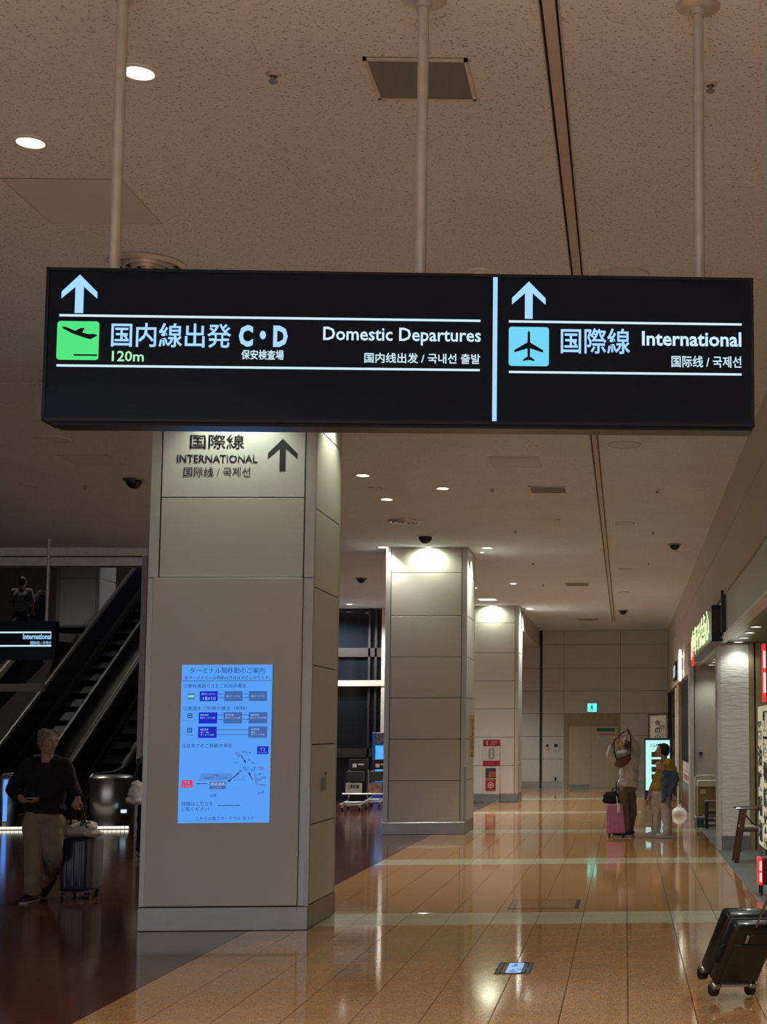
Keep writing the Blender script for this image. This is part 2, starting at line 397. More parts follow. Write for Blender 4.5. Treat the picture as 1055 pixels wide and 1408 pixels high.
obj('paper_notice', MB().box(xat(821, YF), xat(845, YF), YD-.026, YD-.02, 1.30, 1.68), mat('pale_notice', (.50, .50, .44), .6), leafR)
obj('notice_line', MB().box(xat(824, YF), xat(845, YF), YD-.030, YD-.026, 1.60, 1.63), mat('red_line', (.5, .04, .03), .5), leafR)
# left side: jamb wall, void with escalators
jx0, jx1 = at(190, 1000, YV).x, at(197, 1000, YV).x
struct('wall_jamb', MB().box(jx1, -7.0, YV, YV+.6, 0, H+.1), BULK)
struct('trim_1', MB().box(jx0, jx1, YV-.05, YV+.3, 0, H-.14), mat('mauve_jamb_metal', (.36, .31, .33), .4, .3))
struct('trim_2', MB().box(-24, jx1, YV-.04, YV+.3, H-.14, H-.02).box(-24, jx1, YV, YV+.3, H-.3, H-.16), LGREY)
struct('wall_void_right', MB().box(-8.0, -7.85, YV+.6, 41, 0, 9.6), DARKWALL)
struct('wall_left', MB().box(-24.2, -24, -9, 46, 0, 9.6), DARKWALL)
struct('wall_void_back', MB().box(-24, -7.8, 45.8, 46, 0, 9.6), mat('brownish_upper_wall', (.24, .20, .18), .6))
struct('wall_void_low', MB().box(-24, -8.0, 40.6, 41, 0, 4.62), DARKWALL)
struct('floor_upper', MB().box(-24, -8.0, 40.6, 45.9, 4.45, 4.68).box(-15.6, -13.8, 35.55, 40.6, 3.95, 4.15), DARKWALL)
struct('ceiling_void', MB().box(-24.2, -7.8, YV+.3, 46, 9.5, 9.7), CEILP)
struct('wall_void_front', MB().box(-24, -7.8, YV+.3, YV+.4, H, 9.6), DARKWALL)
struct('trim_3', MB().box(-18.5, at(58, 945, 29).x, 29, 29.15, at(30, 951, 29).z, at(30, 940, 29).z), BULK)
# curtain wall behind the columns
YW = 36.3
gx0, gx1 = -7.85, at(534, 1000, YW).x
win = struct('window_1', MB().box(gx0, gx1, YW+.05, YW+.08, 0, H), GLASSD)
mu = MB(); xm0 = at(524, 1000, YW).x
mu.box(xm0, gx1-.03, YW-.08, YW+.1, 0, H)
for yy in (939,): 
    z = at(500, yy, YW).z; mu.box(gx0, gx1, YW-.10, YW+.1, z-.08, z+.06)
obj('window_frame', mu, WHITE, win)
dk = MB()
for yy in (897, 1035): 
    z = at(500, yy, YW).z; dk.box(gx0, xm0, YW-.02, YW+.06, z-.11, z+.11)
for px in (505, 514): dk.box(at(px, 1000, YW).x, at(px+3, 1000, YW).x, YW-.02, YW+.06, 0, H)
obj('window_rail', dk, mat('dark_window_rail', (.03, .028, .028), .5), win)
struct('wall_side', MB().box(gx1, -3.9, YW, YW+.3, 0, H), PAN)

# ================================================================== COLUMNS
def column(x0, x1, y0, y1, label, first=False):
    t = thing('column', label, 'column', ((x0+x1)/2, y0, 0), None)
    obj('core', MB().box(x0+.02, x1-.02, y0+.02, y1-.02, 0, H), CORE, t)
    obj('plinth', MB().bevbox(x0-.008, x1+.008, y0-.008, y1+.008, 0, .2, .006, 1), PLINTH, t)
    c = .082
    strips_z = [(.205, 2.25), (2.256, H)] if not first else [(.205, 3.0), (3.008, H)]
    for (sx0, sx1) in ((x0, x0+c), (x1-c, x1)):
        for (sy0, sy1) in ((y0, y0+.05), (y1-.05, y1)):
            for (a, b) in strips_z: obj('corner_strip', MB().box(sx0, sx1, sy0, sy1, a, b), STRIP, t)
    for j in range(len(JZ)-1):
        z0, z1 = JZ[j]+.005, JZ[j+1]-.005
        if first and z1 < 3.0: pass
        else:
            if first and 2.9 < JZ[j] < 3.0: z0 = 3.01
            if first: 
                if abs(JZ[j+1]-3.62) < .01: z1 = 3.70
                if abs(JZ[j]-3.62) < .01: z0 = 3.71
            m = PANG if first and 3.7 < z0 < 3.72 else PAN
            obj('front_panel', MB().bevbox(x0+c+.012, x1-c-.012, y0+.002, y0+.03, z0, z1, .003, 1), m, t, label='grey panel printed with black lettering' if m is PANG else None)
        obj('side_panel', MB().bevbox(x1-.03, x1, y0+.056, y1-.056, JZ[j]+.005, JZ[j+1]-.005, .003, 1), PAN, t)
        obj('side_panel', MB().bevbox(x0, x0+.03, y0+.056, y1-.056, JZ[j]+.005, JZ[j+1]-.005, .003, 1), PAN, t)
    obj('back_panel', MB().box(x0+c+.012, x1-c-.012, y1-.03, y1, .205, H), PAN, t)
    return t
C1 = (-4.115, -2.70, 12.65, 13.80); C2 = (-4.0, -2.645, 24.38, 25.65); C3 = (-3.97, -2.60, 35.6, 36.85)
col1 = column(*C1, 'nearest white panelled column with a blue screen and grey international panel', True)
col2 = column(*C2, 'middle white panelled column lit from its top, beside the luggage carts')
col3 = column(*C3, 'third and farthest white column, behind the red emergency cabinet')
# tall door panel of the first column, with the screen set in it
P1 = Plane((0, C1[2]-.03, 0), (1, 0, 0), (0, 0, 1))
u0, _ = P1.uv(205, 1100); u1, _ = P1.uv(409, 1100)
obj('tall_front_panel', MB().bevbox(C1[0]+.05, C1[1]-.085, C1[2]-.03, C1[2]+.02, .208, 3.0, .004, 1), PAN, col1)
obj('panel_latch', MB().box(C1[1]-.10, C1[1]-.08, C1[2]-.036, C1[2]-.02, .62, .66).box(C1[1]-.36, C1[1]-.09, C1[2]-.02, C1[2]-.005, .165, .19), DSTEEL, col1)
obj('corner_guard', MB().box(C1[1]-.035, C1[1]+.006, C1[2]-.006, C1[2]+.035, .2, 1.2), DSTEEL, col1)
g = obj('corner_guard', MB().box(C2[1]-.03, C2[1]+.006, C2[2]-.006, C2[2]+.03, .2, 1.1), DSTEEL, col2)
# wall hook box on the side of the first column
ph = atx(444, 1072, C1[1])
obj('key_switch', MB().bevbox(C1[1], C1[1]+.02, ph.y-.07, ph.y+.07, ph.z-.10, ph.z+.02, .004, 1).cyl((C1[1]+.02, ph.y, ph.z+.06), (C1[1]+.035, ph.y, ph.z+.06), .018), DSTEEL, col1)
# grey panel lettering
PC = Plane((0, C1[2]+.002, 0), (1, 0, 0), (0, 0, 1))
def arrow_pts(u0, u1, v0, v1, sw=.2, hh=.62):
    c = (u0+u1)/2; w_ = u1-u0; h_ = v1-v0; s = w_*sw/2; t = h_*.17
    return [(c-s, v0), (c+s, v0), (c+s, v1-h_*.31), (u1, v1-h_*hh), (u1, v1-h_*hh+t), (c, v1), (u0, v1-h_*hh+t), (u0, v1-h_*hh), (c-s, v1-h_*.31)]
text('国際線', PC, pbox(PC, 262, 597, 336, 617), CHAR, col1, bold=.008)
text('INTERNATIONAL', PC, pbox(PC, 244, 625, 354, 636), CHAR, col1, bold=.012)
text('国际线 / 국제선', PC, pbox(PC, 253, 642, 344, 655), CHAR, col1)
ar = MB(); PC.poly(ar, arrow_pts(*pbox(PC, 369, 603, 409, 648))); obj('arrow_print', ar, CHAR, col1)
# yellow sticker on column 2's right side
YEL = mat('yellow_notice', (.50, .42, .10), .5)
pa, pb_ = atx(645.5, 985, C2[1]), atx(652.5, 985, C2[1])
zt_, zb_ = atx(648, 983, C2[1]).z, atx(648, 1041, C2[1]).z
obj('yellow_notice', MB().box(C2[1], C2[1]+.004, pa.y, pb_.y, zb_, zt_), YEL, col2)
PS2 = Plane((C2[1]+.004, pa.y, 0), (0, 1, 0), (0, 0, 1))
ww = pb_.y-pa.y
for k, ch in enumerate('きっぷうりば'):
    zz = zt_-.06-k*(zt_-zb_-.05)/6
    text(ch, PS2, (ww*.35, ww*.75, zz-.09, zz), CHAR, col2, bold=.02)

# ------------------------------------------------------------------ information screen
scr = thing('display_screen', 'glowing blue guide screen mounted on the nearest column', 'screen', ((P1.uv(310, 1000)[0]), C1[2]-.03, P1.uv(243, 1131)[1]))
PS = Plane((0, C1[2]-.034, 0), (1, 0, 0), (0, 0, 1))
def su(x, y): return PS.uv(240+x/5.867, 900+y/5.867)
a0 = PS.uv(252, 914); a1 = PS.uv(376, 914); a2 = PS.uv(369, 1132); a3 = PS.uv(243, 1131)
U0, U1, V0, V1 = (a0[0]+a3[0])/2, (a1[0]+a2[0])/2, (a2[1]+a3[1])/2, (a0[1]+a1[1])/2
obj('bezel', PS.rect(MB(), U0-.006, U1+.006, V0-.006, V1+.006, 0, .01), DSTEEL, scr)
obj('display_panel', PS.rect(MB(), U0, U1, V0, V1, .003, .003), E_SCREEN, scr)
# crop pixels (880x1408 view) -> uv using the screen's own rectangle, so the layout stays upright
def cu_(x, y):
    t = (y-88)/(1357-88); xl_ = 78+(30-78)*t; xr_ = 800+(754-800)*t
    return U0+(x-xl_)/(xr_-xl_)*(U1-U0), V1+(V0-V1)*t
def sbox(x0, y0, x1, y1):
    a = cu_(x0, (y0+y1)/2); b = cu_(x1, (y0+y1)/2); return (a[0], b[0], cu_(0, y1)[1], cu_(0, y0)[1])
def stext(s, x0, y0, x1, y1, m=INK, bold=0., d=.006): text(s, PS, sbox(x0, y0, x1, y1), m, scr, d=d, ext=0, bold=bold)
def srect(mb, x0, y0, x1, y1, d=.0048): PS.rect(mb, *sbox(x0, y0, x1, y1), d, .001)
stext('ターミナル間移動のご案内', 142, 112, 738, 158)
stext('各ターミナルへの移動の方法は次のとおりです。', 98, 178, 782, 208)
stext('①無料連絡バスをご利用の場合', 92, 242, 588, 276)
stext('②鉄道をご利用の場合（有料）', 84, 422, 588, 456)
stext('③徒歩でのご移動の場合', 72, 722, 470, 758)
stext('詳細はこちらを', 62, 1185, 312, 1220); stext('ご覧ください', 62, 1230, 278, 1262)
stext('こちらは第２ターミナル Ｂ１Ｆ', 176, 1304, 634, 1336)
stext('x2F', 290, 1124, 344, 1150); stext('x1F', 668, 1104, 718, 1128)
ln = MB(); srect(ln, 76, 216, 790, 220)
for (y, segs) in ((324, ((360, 408), (560, 606))), (354, ((360, 408), (560, 606))), (494, ((356, 404), (555, 604))), (529, ((356, 404), (555, 604))), (612, ((350, 602),)), (652, ((350, 602),))):
    for (x0, x1) in segs: srect(ln, x0, y-2, x1, y+2)
srect(ln, 350, 1216, 520, 1221); srect(ln, 186, 1041, 270, 1046)
def sline(x0, y0, x1, y1, w_=5, head=True):
    ln = MB()
    a = Vector(cu_(x0, y0)); b = Vector(cu_(x1, y1)); d = (b-a).normalized(); n = Vector((-d.y, d.x))*w_*.0007
    PS.poly(ln, [a-n, b-n, b+n, a+n], .0052, .001)
    if head: PS.poly(ln, [b-d*.022+n*3.2, b-d*.022-n*3.2, b+d*.006], .0052, .001)
    obj('map_arrow', ln, INK, scr)
sline(540, 815, 575, 878); sline(524, 956, 432, 1030); sline(628, 1014, 598, 956); sline(500, 1218, 524, 1218, 2); sline(210, 1043, 184, 1043, 2); sline(478, 1016, 566, 1016, 2, False)
obj('diagram_lines', ln, INK, scr)
for q in ((216, 302, 360, 382), (206, 472, 354, 562), (200, 586, 348, 678), (668, 746, 758, 810)):
    bb = MB(); srect(bb, *q); obj('blue_box', bb, INKB, scr)
for q in ((412, 302, 558, 382), (608, 302, 754, 382), (404, 472, 552, 562), (604, 472, 752, 562), (600, 586, 750, 678), (286, 1028, 414, 1088)):
    bb = MB(); srect(bb, *q); obj('grey_box', bb, INKG, scr)
rb = MB(); srect(rb, 64, 1014, 152, 1074); obj('red_box', rb, INKR, scr)
for q in ([(222, 962), (462, 962), (470, 978), (450, 1018), (190, 1018)], [(486, 790), (528, 790), (540, 830), (515, 840)], [(500, 960), (530, 930), (545, 945), (500, 1000), (478, 1000)], [(668, 908), (710, 908), (728, 938), (690, 938)], [(640, 960), (660, 960), (680, 1060), (650, 1060)]):
    pp = MB(); PS.poly(pp, [cu_(*p) for p in q][::-1], .0050, .001); obj('map_shape', pp, INKP, scr)
ic = MB(); srect(ic, 120, 318, 174, 368); obj('bus_symbol', ic, mat('screen_green', (0, 0, 0), emis=(.02, .28, .30), es=.9), scr)
ic = MB(); srect(ic, 124, 335, 170, 350, .006); obj('bus_window', ic, INKW, scr)
for (x, y) in ((118, 480), (114, 596)):
    ic = MB(); srect(ic, x, y, x+38, y+6); srect(ic, x, y+30, x+38, y+38); srect(ic, x, y, x+6, y+38); srect(ic, x+32, y, x+38, y+38); srect(ic, x+12, y+10, x+28, y+20); obj('train_symbol', ic, INK, scr)
stext('第2ターミナル', 232, 316, 342, 332, INKW); stext('9 番のりば', 240, 346, 344, 374, INKW)
stext('第1ターミナル', 430, 334, 536, 350, INKW); stext('第3ターミナル', 628, 334, 734, 350, INKW)
for (x, y, a) in ((218, 486, '羽田空港'), (418, 486, '羽田空港'), (618, 486, '羽田空港'), (216, 602, '羽田空港'), (622, 602, '羽田空港')): stext(a, x, y, x+66, y+16, INKW)
stext('第2ターミナル駅', 218, 510, 338, 524, INKW); stext('第1ターミナル駅', 418, 510, 538, 524, INKW); stext('第3ターミナル駅', 618, 510, 746, 524, INKW)
stext('第1・第2', 220, 626, 288, 640, INKW); stext('ターミナル駅', 218, 646, 326, 660, INKW); stext('第3', 622, 626, 652, 640, INKW); stext('ターミナル駅', 622, 646, 730, 660, INKW)
stext('モノレール', 80, 530, 188, 540); stext('京急線', 106, 648, 158, 660)
stext('T 2', 694, 760, 730, 782, INKW); stext('ターミナル', 678, 790, 746, 800, INKW); stext('T 3', 88, 1024, 126, 1044, INKW); stext('ターミナル', 72, 1054, 144, 1066, INKW)
stext('連絡通路', 292, 1034, 408, 1062, INKW); stext('ターミナル', 318, 1072, 380, 1084, INKW)
stext('地下連絡', 316, 972, 356, 984); stext('改札階 出口・きっぷうりば', 244, 990, 426, 1004)
for (s_, x, y) in (('出', 488, 868), ('口', 548, 984), ('中央', 556, 926), ('改札口', 552, 908), ('北', 524, 934), ('南', 620, 872), ('P', 680, 962), ('出口', 548, 780), ('駅', 592, 848), ('駅', 636, 908), ('通路', 700, 990), ('E', 676, 1006), ('連絡口', 684, 1048), ('広場', 580, 790), ('駅前', 614, 930)):
    stext(s_, x, y, x+14*len(s_)+8, y+17)

# ================================================================== HANGING SIGN
YL = 5.81; YR = 5.885
SL, SR = at(61, 470, YL), at(1037, 485, YR)
su_ = Vector((SR.x-SL.x, SR.y-SL.y, 0)); SIGNW = su_.length
SP = Plane((SL.x, SL.y, 0), su_, (0, 0, 1))
vt = (SP.uv(65, 369)[1]+SP.uv(1037, 383.5)[1])/2; vb = (SP.uv(58, 577)[1]+SP.uv(1037, 588)[1])/2
vt, vb = 3.531, 2.903
sign = thing('hanging_sign', 'large black hanging sign with lit blue lettering, arrows and plane pictograms', 'sign', (SL.x+su_.x/2, SL.y+su_.y/2, vb-.03))
m_ = MB(); th = .15
def sbx(mb, u0, u1, v0, v1, d0, d1): return mb.obox(SP.pt((u0+u1)/2, (v0+v1)/2, (d0+d1)/2), SP.u*(u1-u0)/2, SP.v*(v1-v0)/2, SP.n*(d1-d0)/2)
obj('housing', sbx(MB(), 0, SIGNW, vb, vt, -th, -.008), SIGNFRAME, sign)
obj('face_panel', sbx(MB(), .012, SIGNW-.012, vb+.012, vt-.012, -.01, 0), SIGNFACE, sign)
fr = MB(); sbx(fr, 0, SIGNW, vt-.013, vt, -.01, .006); sbx(fr, 0, SIGNW, vb, vb+.013, -.01, .006); sbx(fr, 0, .013, vb, vt, -.01, .006); sbx(fr, SIGNW-.013, SIGNW, vb, vt, -.01, .006)
obj('frame', fr, SIGNFRAME, sign)
obj('lower_rail', sbx(MB(), .035, SIGNW-.008, vb-.012, vb, -th+.02, -.02), SIGNFRAME, sign)
def sp(x0, yt, x1, yb): return pbox(SP, x0, yt, x1, yb)
def srule(mb, xa, ya, xb, w_=.0085):
    u0, v = SP.uv(xa, ya); u1, _ = SP.uv(xb, ya); SP.rect(mb, u0, u1, v-w_/2, v+w_/2, .003, .003)
r = MB(); srule(r, 82, 433.5, 661); srule(r, 78, 502.5, 660); srule(r, 700, 442, 1020); srule(r, 700, 511.5, 1020); obj('lit_rules', r, E_WHITE, sign)
u0, vv1 = SP.uv(678.5, 381); u1, _ = SP.uv(684.5, 381); _, vv0 = SP.uv(681, 579)
obj('lit_divider', SP.rect(MB(), u0, u1, vv0, vv1, .003, .003), E_BLUE, sign)
for bx_ in ((86, 377.5, 134, 430), (704.5, 387, 750.5, 438)):
    a = MB(); SP.poly(a, arrow_pts(*sp(*bx_), sw=.23, hh=.62), .003, .003); obj('lit_arrow', a, E_BLUE, sign)
def rrect(u0, u1, v0, v1, r=.012):
    pts = []
    for (cx, cy, a0_) in ((u1-r, v1-r, 0), (u0+r, v1-r, 90), (u0+r, v0+r, 180), (u1-r, v0+r, 270)):
        for k in range(5): t = math.radians(a0_+k*22.5); pts.append((cx+r*math.cos(t), cy+r*math.sin(t)))
    return pts
gs = sp(79.5, 441.5, 136, 494.5); cs = sp(700, 449.5, 755, 503)
a = MB(); SP.poly(a, rrect(*gs), .003, .003); gsq = obj('departures_square', a, E_GREEN, sign)
a = MB(); SP.poly(a, rrect(*cs), .003, .003); csq = obj('flight_square', a, E_CYAN, sign)
def norm(b, pts): return [(b[0]+x*(b[1]-b[0]), b[3]-y*(b[3]-b[2])) for x, y in pts]
a = MB()
SP.poly(a, norm(gs, [(.12, .15), (.20, .15), (.44, .255), (.56, .18), (.66, .18), (.60, .29), (.74, .335), (.90, .33), (.97, .37), (.80, .47), (.70, .44), (.52, .38), (.36, .32), (.22, .24), (.14, .20)])[::-1], .0055, .002)
SP.poly(a, norm(gs, [(.42, .86), (.98, .86), (.98, .90), (.42, .90)])[::-1], .0055, .002)
obj('plane_pictogram', a, SIGNFACE, gsq)
a = MB(); half = [(.5, .10), (.53, .15), (.535, .40), (.86, .60), (.86, .66), (.535, .555), (.53, .76), (.64, .84), (.64, .88), (.5, .85)]
pts = half+[(1-x, y) for x, y in half[::-1][1:-1]]
SP.poly(a, norm(cs, pts)[::-1], .0055, .002); obj('plane_pictogram', a, SIGNFACE, csq)
text('国内線出発', SP, sp(154, 443.5, 318, 477), E_BLUE, sign, bold=.010)
text('C・D', SP, sp(329, 447, 396, 477), E_BLUE, sign, bold=.05)
text('保安検査場', SP, sp(332.5, 481, 390.5, 494.5), E_WHITE, sign, bold=.01)
text('120m', SP, sp(154.5, 482.5, 198, 497), E_LIME, sign, bold=.01)
text('Domestic Departures', SP, sp(445, 449.5, 661.5, 473.5), E_WHITE, sign, bold=.012)
text('国内线出发 / 국내선 출발', SP, sp(501.5, 485, 660.5, 499), E_WHITE, sign, bold=.01)
text('国際線', SP, sp(771.5, 451, 866.5, 486), E_BLUE, sign, bold=.010)
text('International', SP, sp(883, 455.5, 1019.5, 475.5), E_WHITE, sign, bold=.02)
text('国际线 / 국제선', SP, sp(923.5, 489, 1019.5, 505), E_WHITE, sign, bold=.01)
for (px, X) in ((157, None), (578.3, None), (962.3, None)):
    PB_ = Plane(SP.pt(0, 0, -.122), SP.u, SP.v); p = PB_.pt(PB_.uv(px, 375)[0], 0)
    f = .0235
    rod = obj('hanger_pole', MB().cyl((p.x, p.y, vt-.01), (p.x, p.y, H-.02), f, n=16), LGREY, sign, smooth=True)
    obj('ceiling_rose', MB().lathe((p.x, p.y, 0), [(f, H-.045), (f+.012, H-.045), (f+.012, H-.02), (.075, H-.016), (.088, H-.006), (.088, H), (0, H)], 24), LGREY, rod, smooth=True)
    obj('rose_groove', MB().lathe((p.x, p.y, 0), [(.082, H-.004), (.098, H-.003), (.098, H)], 24), TRACK, rod)
# second hanging sign, far left
Y2 = 23.3
S2 = Plane((0, Y2, 0), (1, 0, 0), (0, 0, 1))
b0, _ = S2.uv(-110, 880); b1, bt = S2.uv(77, 854); _, bb0 = S2.uv(77, 907)
sg2 = thing('hanging_sign', 'small far black hanging sign at left, in front of the escalators', 'sign', ((b0+b1)/2, Y2, bb0))
obj('housing', MB().box(b0, b1, Y2, Y2+.15, bb0, bt), SIGNFACE, sg2)
r = MB()
for y in (869.5, 888): 
    _, v = S2.uv(40, y); S2.rect(r, b0+.1, S2.uv(70.5, y)[0], v-.012, v+.012, .003, .003)
obj('lit_rules', r, E_WHITE, sg2)
text('International', S2, pbox(S2, 32, 871.5, 70.5, 879), E_BLUE, sg2, bold=.02)
text('国际线 / 국제선', S2, pbox(S2, 42, 881.5, 70, 886.5), E_BLUE, sg2)
for px in (64, -80):
    p = at(px, 850, Y2+.07); obj('hanger_pole', MB().cyl((p.x, Y2+.07, bt-.01), (p.x, Y2+.07, H), .025, n=12), LGREY, sg2, smooth=True)

# ================================================================== CEILING FITTINGS
def downlight(px, py, where, r=.075, power=1.0, col=WARM, z=H, lens=None, pos=None, aim=None, group=None, cone=120):
    p = Vector(pos) if pos else G(px, py, z)
    if pos: p.z = z
    t = thing('ceiling_downlight', where, 'light', (p.x, p.y, z-.02), group)
    obj('trim_ring', MB().lathe((p.x, p.y, 0), [(r*1.28, z), (r*1.28, z-.006), (r*1.05, z-.012), (r, z-.006), (r*.96, z-.001)], 24), WHITE, t, smooth=True)
    obj('lamp_lens', MB().lathe((p.x, p.y, 0), [(r, z-.003), (r*.55, z-.006), (0, z-.007)], 20), lens or E_LAMP, t)
    if power:
        l = bpy.data.lights.new('light', 'SPOT'); l.energy = POWER*power; l.color = col; l.spot_size = math.radians(cone); l.spot_blend = .7; l.shadow_soft_size = .05
        lo = bpy.data.objects.new('light', l); COL.objects.link(lo); lo.parent = t; lo.location = (0, 0, -.015)
        if aim: lo.rotation_euler = Vector(aim).to_track_quat('-Z', 'Y').to_euler()
    return t
downlight(191, 98, 'bright downlight beside the sign\'s left hanging pole', .068, .7)
downlight(42, 194, 'bright downlight farthest left in the near ceiling', .068, .7)
downlight(499, 653, 'leftmost of three downlights on the ceiling right of the near column', .075)
downlight(609, 671, 'rightmost of three downlights on the ceiling before the middle column', .075)
downlight(532, 686, 'middle one of three downlights on the ceiling before the middle column', .075)
downlight(527, 752, 'downlight close to the left side of the middle column', .085, .8)
downlight(670, 753, 'downlight close to the right side of the middle column', .085, .8)
downlight(706, 802, 'lone downlight between the middle column and the far grille', .075, 2.2, cone=150)
downlight(652, 808, 'downlight partly hidden behind the middle column\'s top right', .075, 1.2)
downlight(729, 837, 'downlight close to the right side of the farthest column', .085, 2.4, cone=160)
downlight(478, 838, 'left of the two small downlights over the dark window', .08, 1.6, pos=(-7.05, 35.4, 0), cone=150)
downlight(486, 842, 'right of the two small downlights over the dark window', .08, .8, pos=(-6.62, 35.1, 0), cone=150)
# column wash lights: one before the front, one beside the right face of each column
for (c_, nm) in ((C1, 'nearest'), (C2, 'middle'), (C3, 'farthest')):
    xm_ = (c_[0]+c_[1])/2
    if nm != 'nearest':
        downlight(0, 0, 'small wash light on the ceiling against the front of the %s column' % nm, .04, .20, WASH, pos=(xm_+.03, c_[2]-.13, 0), lens=E_LAMPC, aim=(0, .35, -1), cone=165)
    else:
        downlight(0, 0, 'small wash light on the ceiling against the front of the nearest column', .04, .25, WASH, pos=(xm_+.03, c_[2]-.20, 0), lens=E_LAMPC, aim=(0, .10, -1), cone=110)
    downlight(0, 0, 'small wash light against the right face of the %s column' % nm, .04, .30, WASH, pos=(c_[1]+.18, (c_[2]+c_[3])/2, 0), lens=E_LAMPC, aim=(-.08, 0, -1), cone=100)
# unseen lamps added to brighten the hall, beyond the frame and behind columns
for (x, y, pw) in ((-2.3, 3.4, 2.6), (-4.3, 3.4, .6), (-2.3, -1.0, 2.6), (.3, -1.0, 2.6), (.3, 3.0, 2.6), (-4.3, -4.5, .8), (-.6, -5, .9), (.7, -4, .8), (-5.5, 17.5, .12), (-6.7, 30.8, 2.0)):
    downlight(0, 0, 'unseen downlight added to brighten the hall', .07, pw, pos=(x, y, 0), group='added downlights out of view')
for (x, y) in ((-3.1, 38.5), (-3.1, 42.0)):
    downlight(0, 0, 'recess downlight hidden behind the farthest column', .07, 1.0, COOL, z=4.25, pos=(x-1.4, y, 0), group='recess downlights')
# lamp panel
q = [G(656, 821, H), G(682, 825, H)]
t = thing('ceiling_light_fixture', 'square recessed light panel on the ceiling behind the middle column', 'light', ((q[0].x+q[1].x)/2, (q[0].y+q[1].y)/2, H-.01))
obj('frame', MB().box(q[0].x-.05, q[1].x+.05, q[1].y-.05, q[0].y+.45, H-.012, H), LGREY, t)
obj('diffuser', MB().box(q[0].x, q[1].x, q[1].y, q[0].y+.4, H-.016, H-.01), E_DIM, t)
def diffuser(px, py, where, r=.30):
    p = G(px, py, H); t = thing('air_diffuser', where, 'vent', (p.x, p.y, H-.03))
    obj('backing', MB().lathe((p.x, p.y, 0), [(r, H-.002), (0, H-.003)], 32), CORE, t)
    for k, (a, b) in enumerate(((1.0, .84), (.70, .56), (.46, .34), (.22, 0))):
        obj('cone_ring', MB().lathe((p.x, p.y, 0), [(r*a, H-.004), (r*a, H-.012), (r*(a+b)/2, H-.030-.006*k), (r*b, H-.026-.008*k), (r*b*.98, H-.012)], 32), LGREY, t, smooth=True)
diffuser(203, 363, 'round slotted air diffuser just above the hanging sign\'s left end', .25)
diffuser(557, 716, 'round slotted air diffuser before the middle column', .24)
def grille(q, where, n):
    c = [G(x, y, H) for x, y in q]; x0 = (c[0].x+c[3].x)/2; x1 = (c[1].x+c[2].x)/2; y0 = (c[2].y+c[3].y)/2; y1 = (c[0].y+c[1].y)/2
    t = thing('air_grille', where, 'vent', ((x0+x1)/2, (y0+y1)/2, H-.02))
    obj('backing', MB().box(x0, x1, y0, y1, H-.004, H-.001), CORE, t); g = .018
    obj('frame', MB().box(x0-g, x1+g, y0-g, y0, H-.014, H).box(x0-g, x1+g, y1, y1+g, H-.014, H).box(x0-g, x0, y0, y1, H-.014, H).box(x1, x1+g, y0, y1, H-.014, H), LGREY, t)
    pitch = (y1-y0)/n; me = None
    for k in range(n):
        yc = y0+(k+.5)*pitch
        if me is None:
            s = MB().obox((0, 0, 0), ((x1-x0)/2, 0, 0), (0, pitch*.27, .004), (0, -.0008, .0012)); me = s.mesh('slat'); me.materials.append(GRILLE)
        o = obj('slat', None, None, t, mesh=me); o.location = (0, yc-(y0+y1)/2, .012)
grille([(506, 77), (639, 80), (650, 136), (523, 133)], 'large rectangular slatted ceiling grille behind the sign\'s middle pole', 18)
grille([(729, 668), (777, 668), (779, 677), (731, 677)], 'mid-size ceiling grille seen right below the sign', 8)
grille([(778, 801), (809, 801), (810, 805), (779, 805)], 'smallest ceiling grille, farthest along the corridor', 5)
grille([(795, 850.5), (822, 850.5), (823, 852.5), (795, 852.5)], 'thin ceiling slot grille just before the far wall', 3)
for (px, py, r, wh) in ((72, 603, .17, 'flat round ceiling speaker at the far left under the big sign'), (38, 667, .10, 'small flat round ceiling speaker at the left edge'), (858, 377, .17, 'flat round ceiling speaker just above the sign\'s right half'), (859, 611, .17, 'flat round ceiling speaker right below the sign\'s right half'), (516, 671, .09, 'small flat round ceiling cover between the three downlights'), (860, 719, .14, 'flat ceiling speaker level with the dome camera at right'), (861, 782, .14, 'flat ceiling speaker farther along the right ceiling bay'), (490, 822, .14, 'flat round ceiling cover over the dark window'), (858, 814, .12, 'farthest flat ceiling speaker in the right ceiling bay')):
    p = G(px, py, H); t = thing('ceiling_speaker', wh, 'speaker', (p.x, p.y, H-.02))
    obj('cover', MB().lathe((p.x, p.y, 0), [(0, H-.010), (r*.92, H-.010), (r, H-.006), (r, H)], 28), CEILP, t)
    obj('rim', MB().lathe((p.x, p.y, 0), [(r, H), (r, H-.012), (r*1.04, H-.012), (r*1.06, H)], 28), TRACK, t)
for (px, py, r, wh) in ((660, 373, .06, 'white smoke detector above the sign beside the lit divider'), (734, 610, .07, 'white smoke detector below the sign over the access panel'), (767, 713, .06, 'white smoke detector past the mid-size grille')):
    p = G(px, py, H); t = thing('smoke_detector', wh, 'detector', (p.x, p.y, H-.04))
    obj('base', MB().lathe((p.x, p.y, 0), [(0, H-.014), (r*1.3, H-.014), (r*1.4, H)], 22), WHITE, t, smooth=True)
    obj('sensor_head', MB().lathe((p.x, p.y, 0), [(0, H-.05), (r*.55, H-.046), (r*.7, H-.03), (r*.7, H-.014)], 18), WHITE, t, smooth=True)
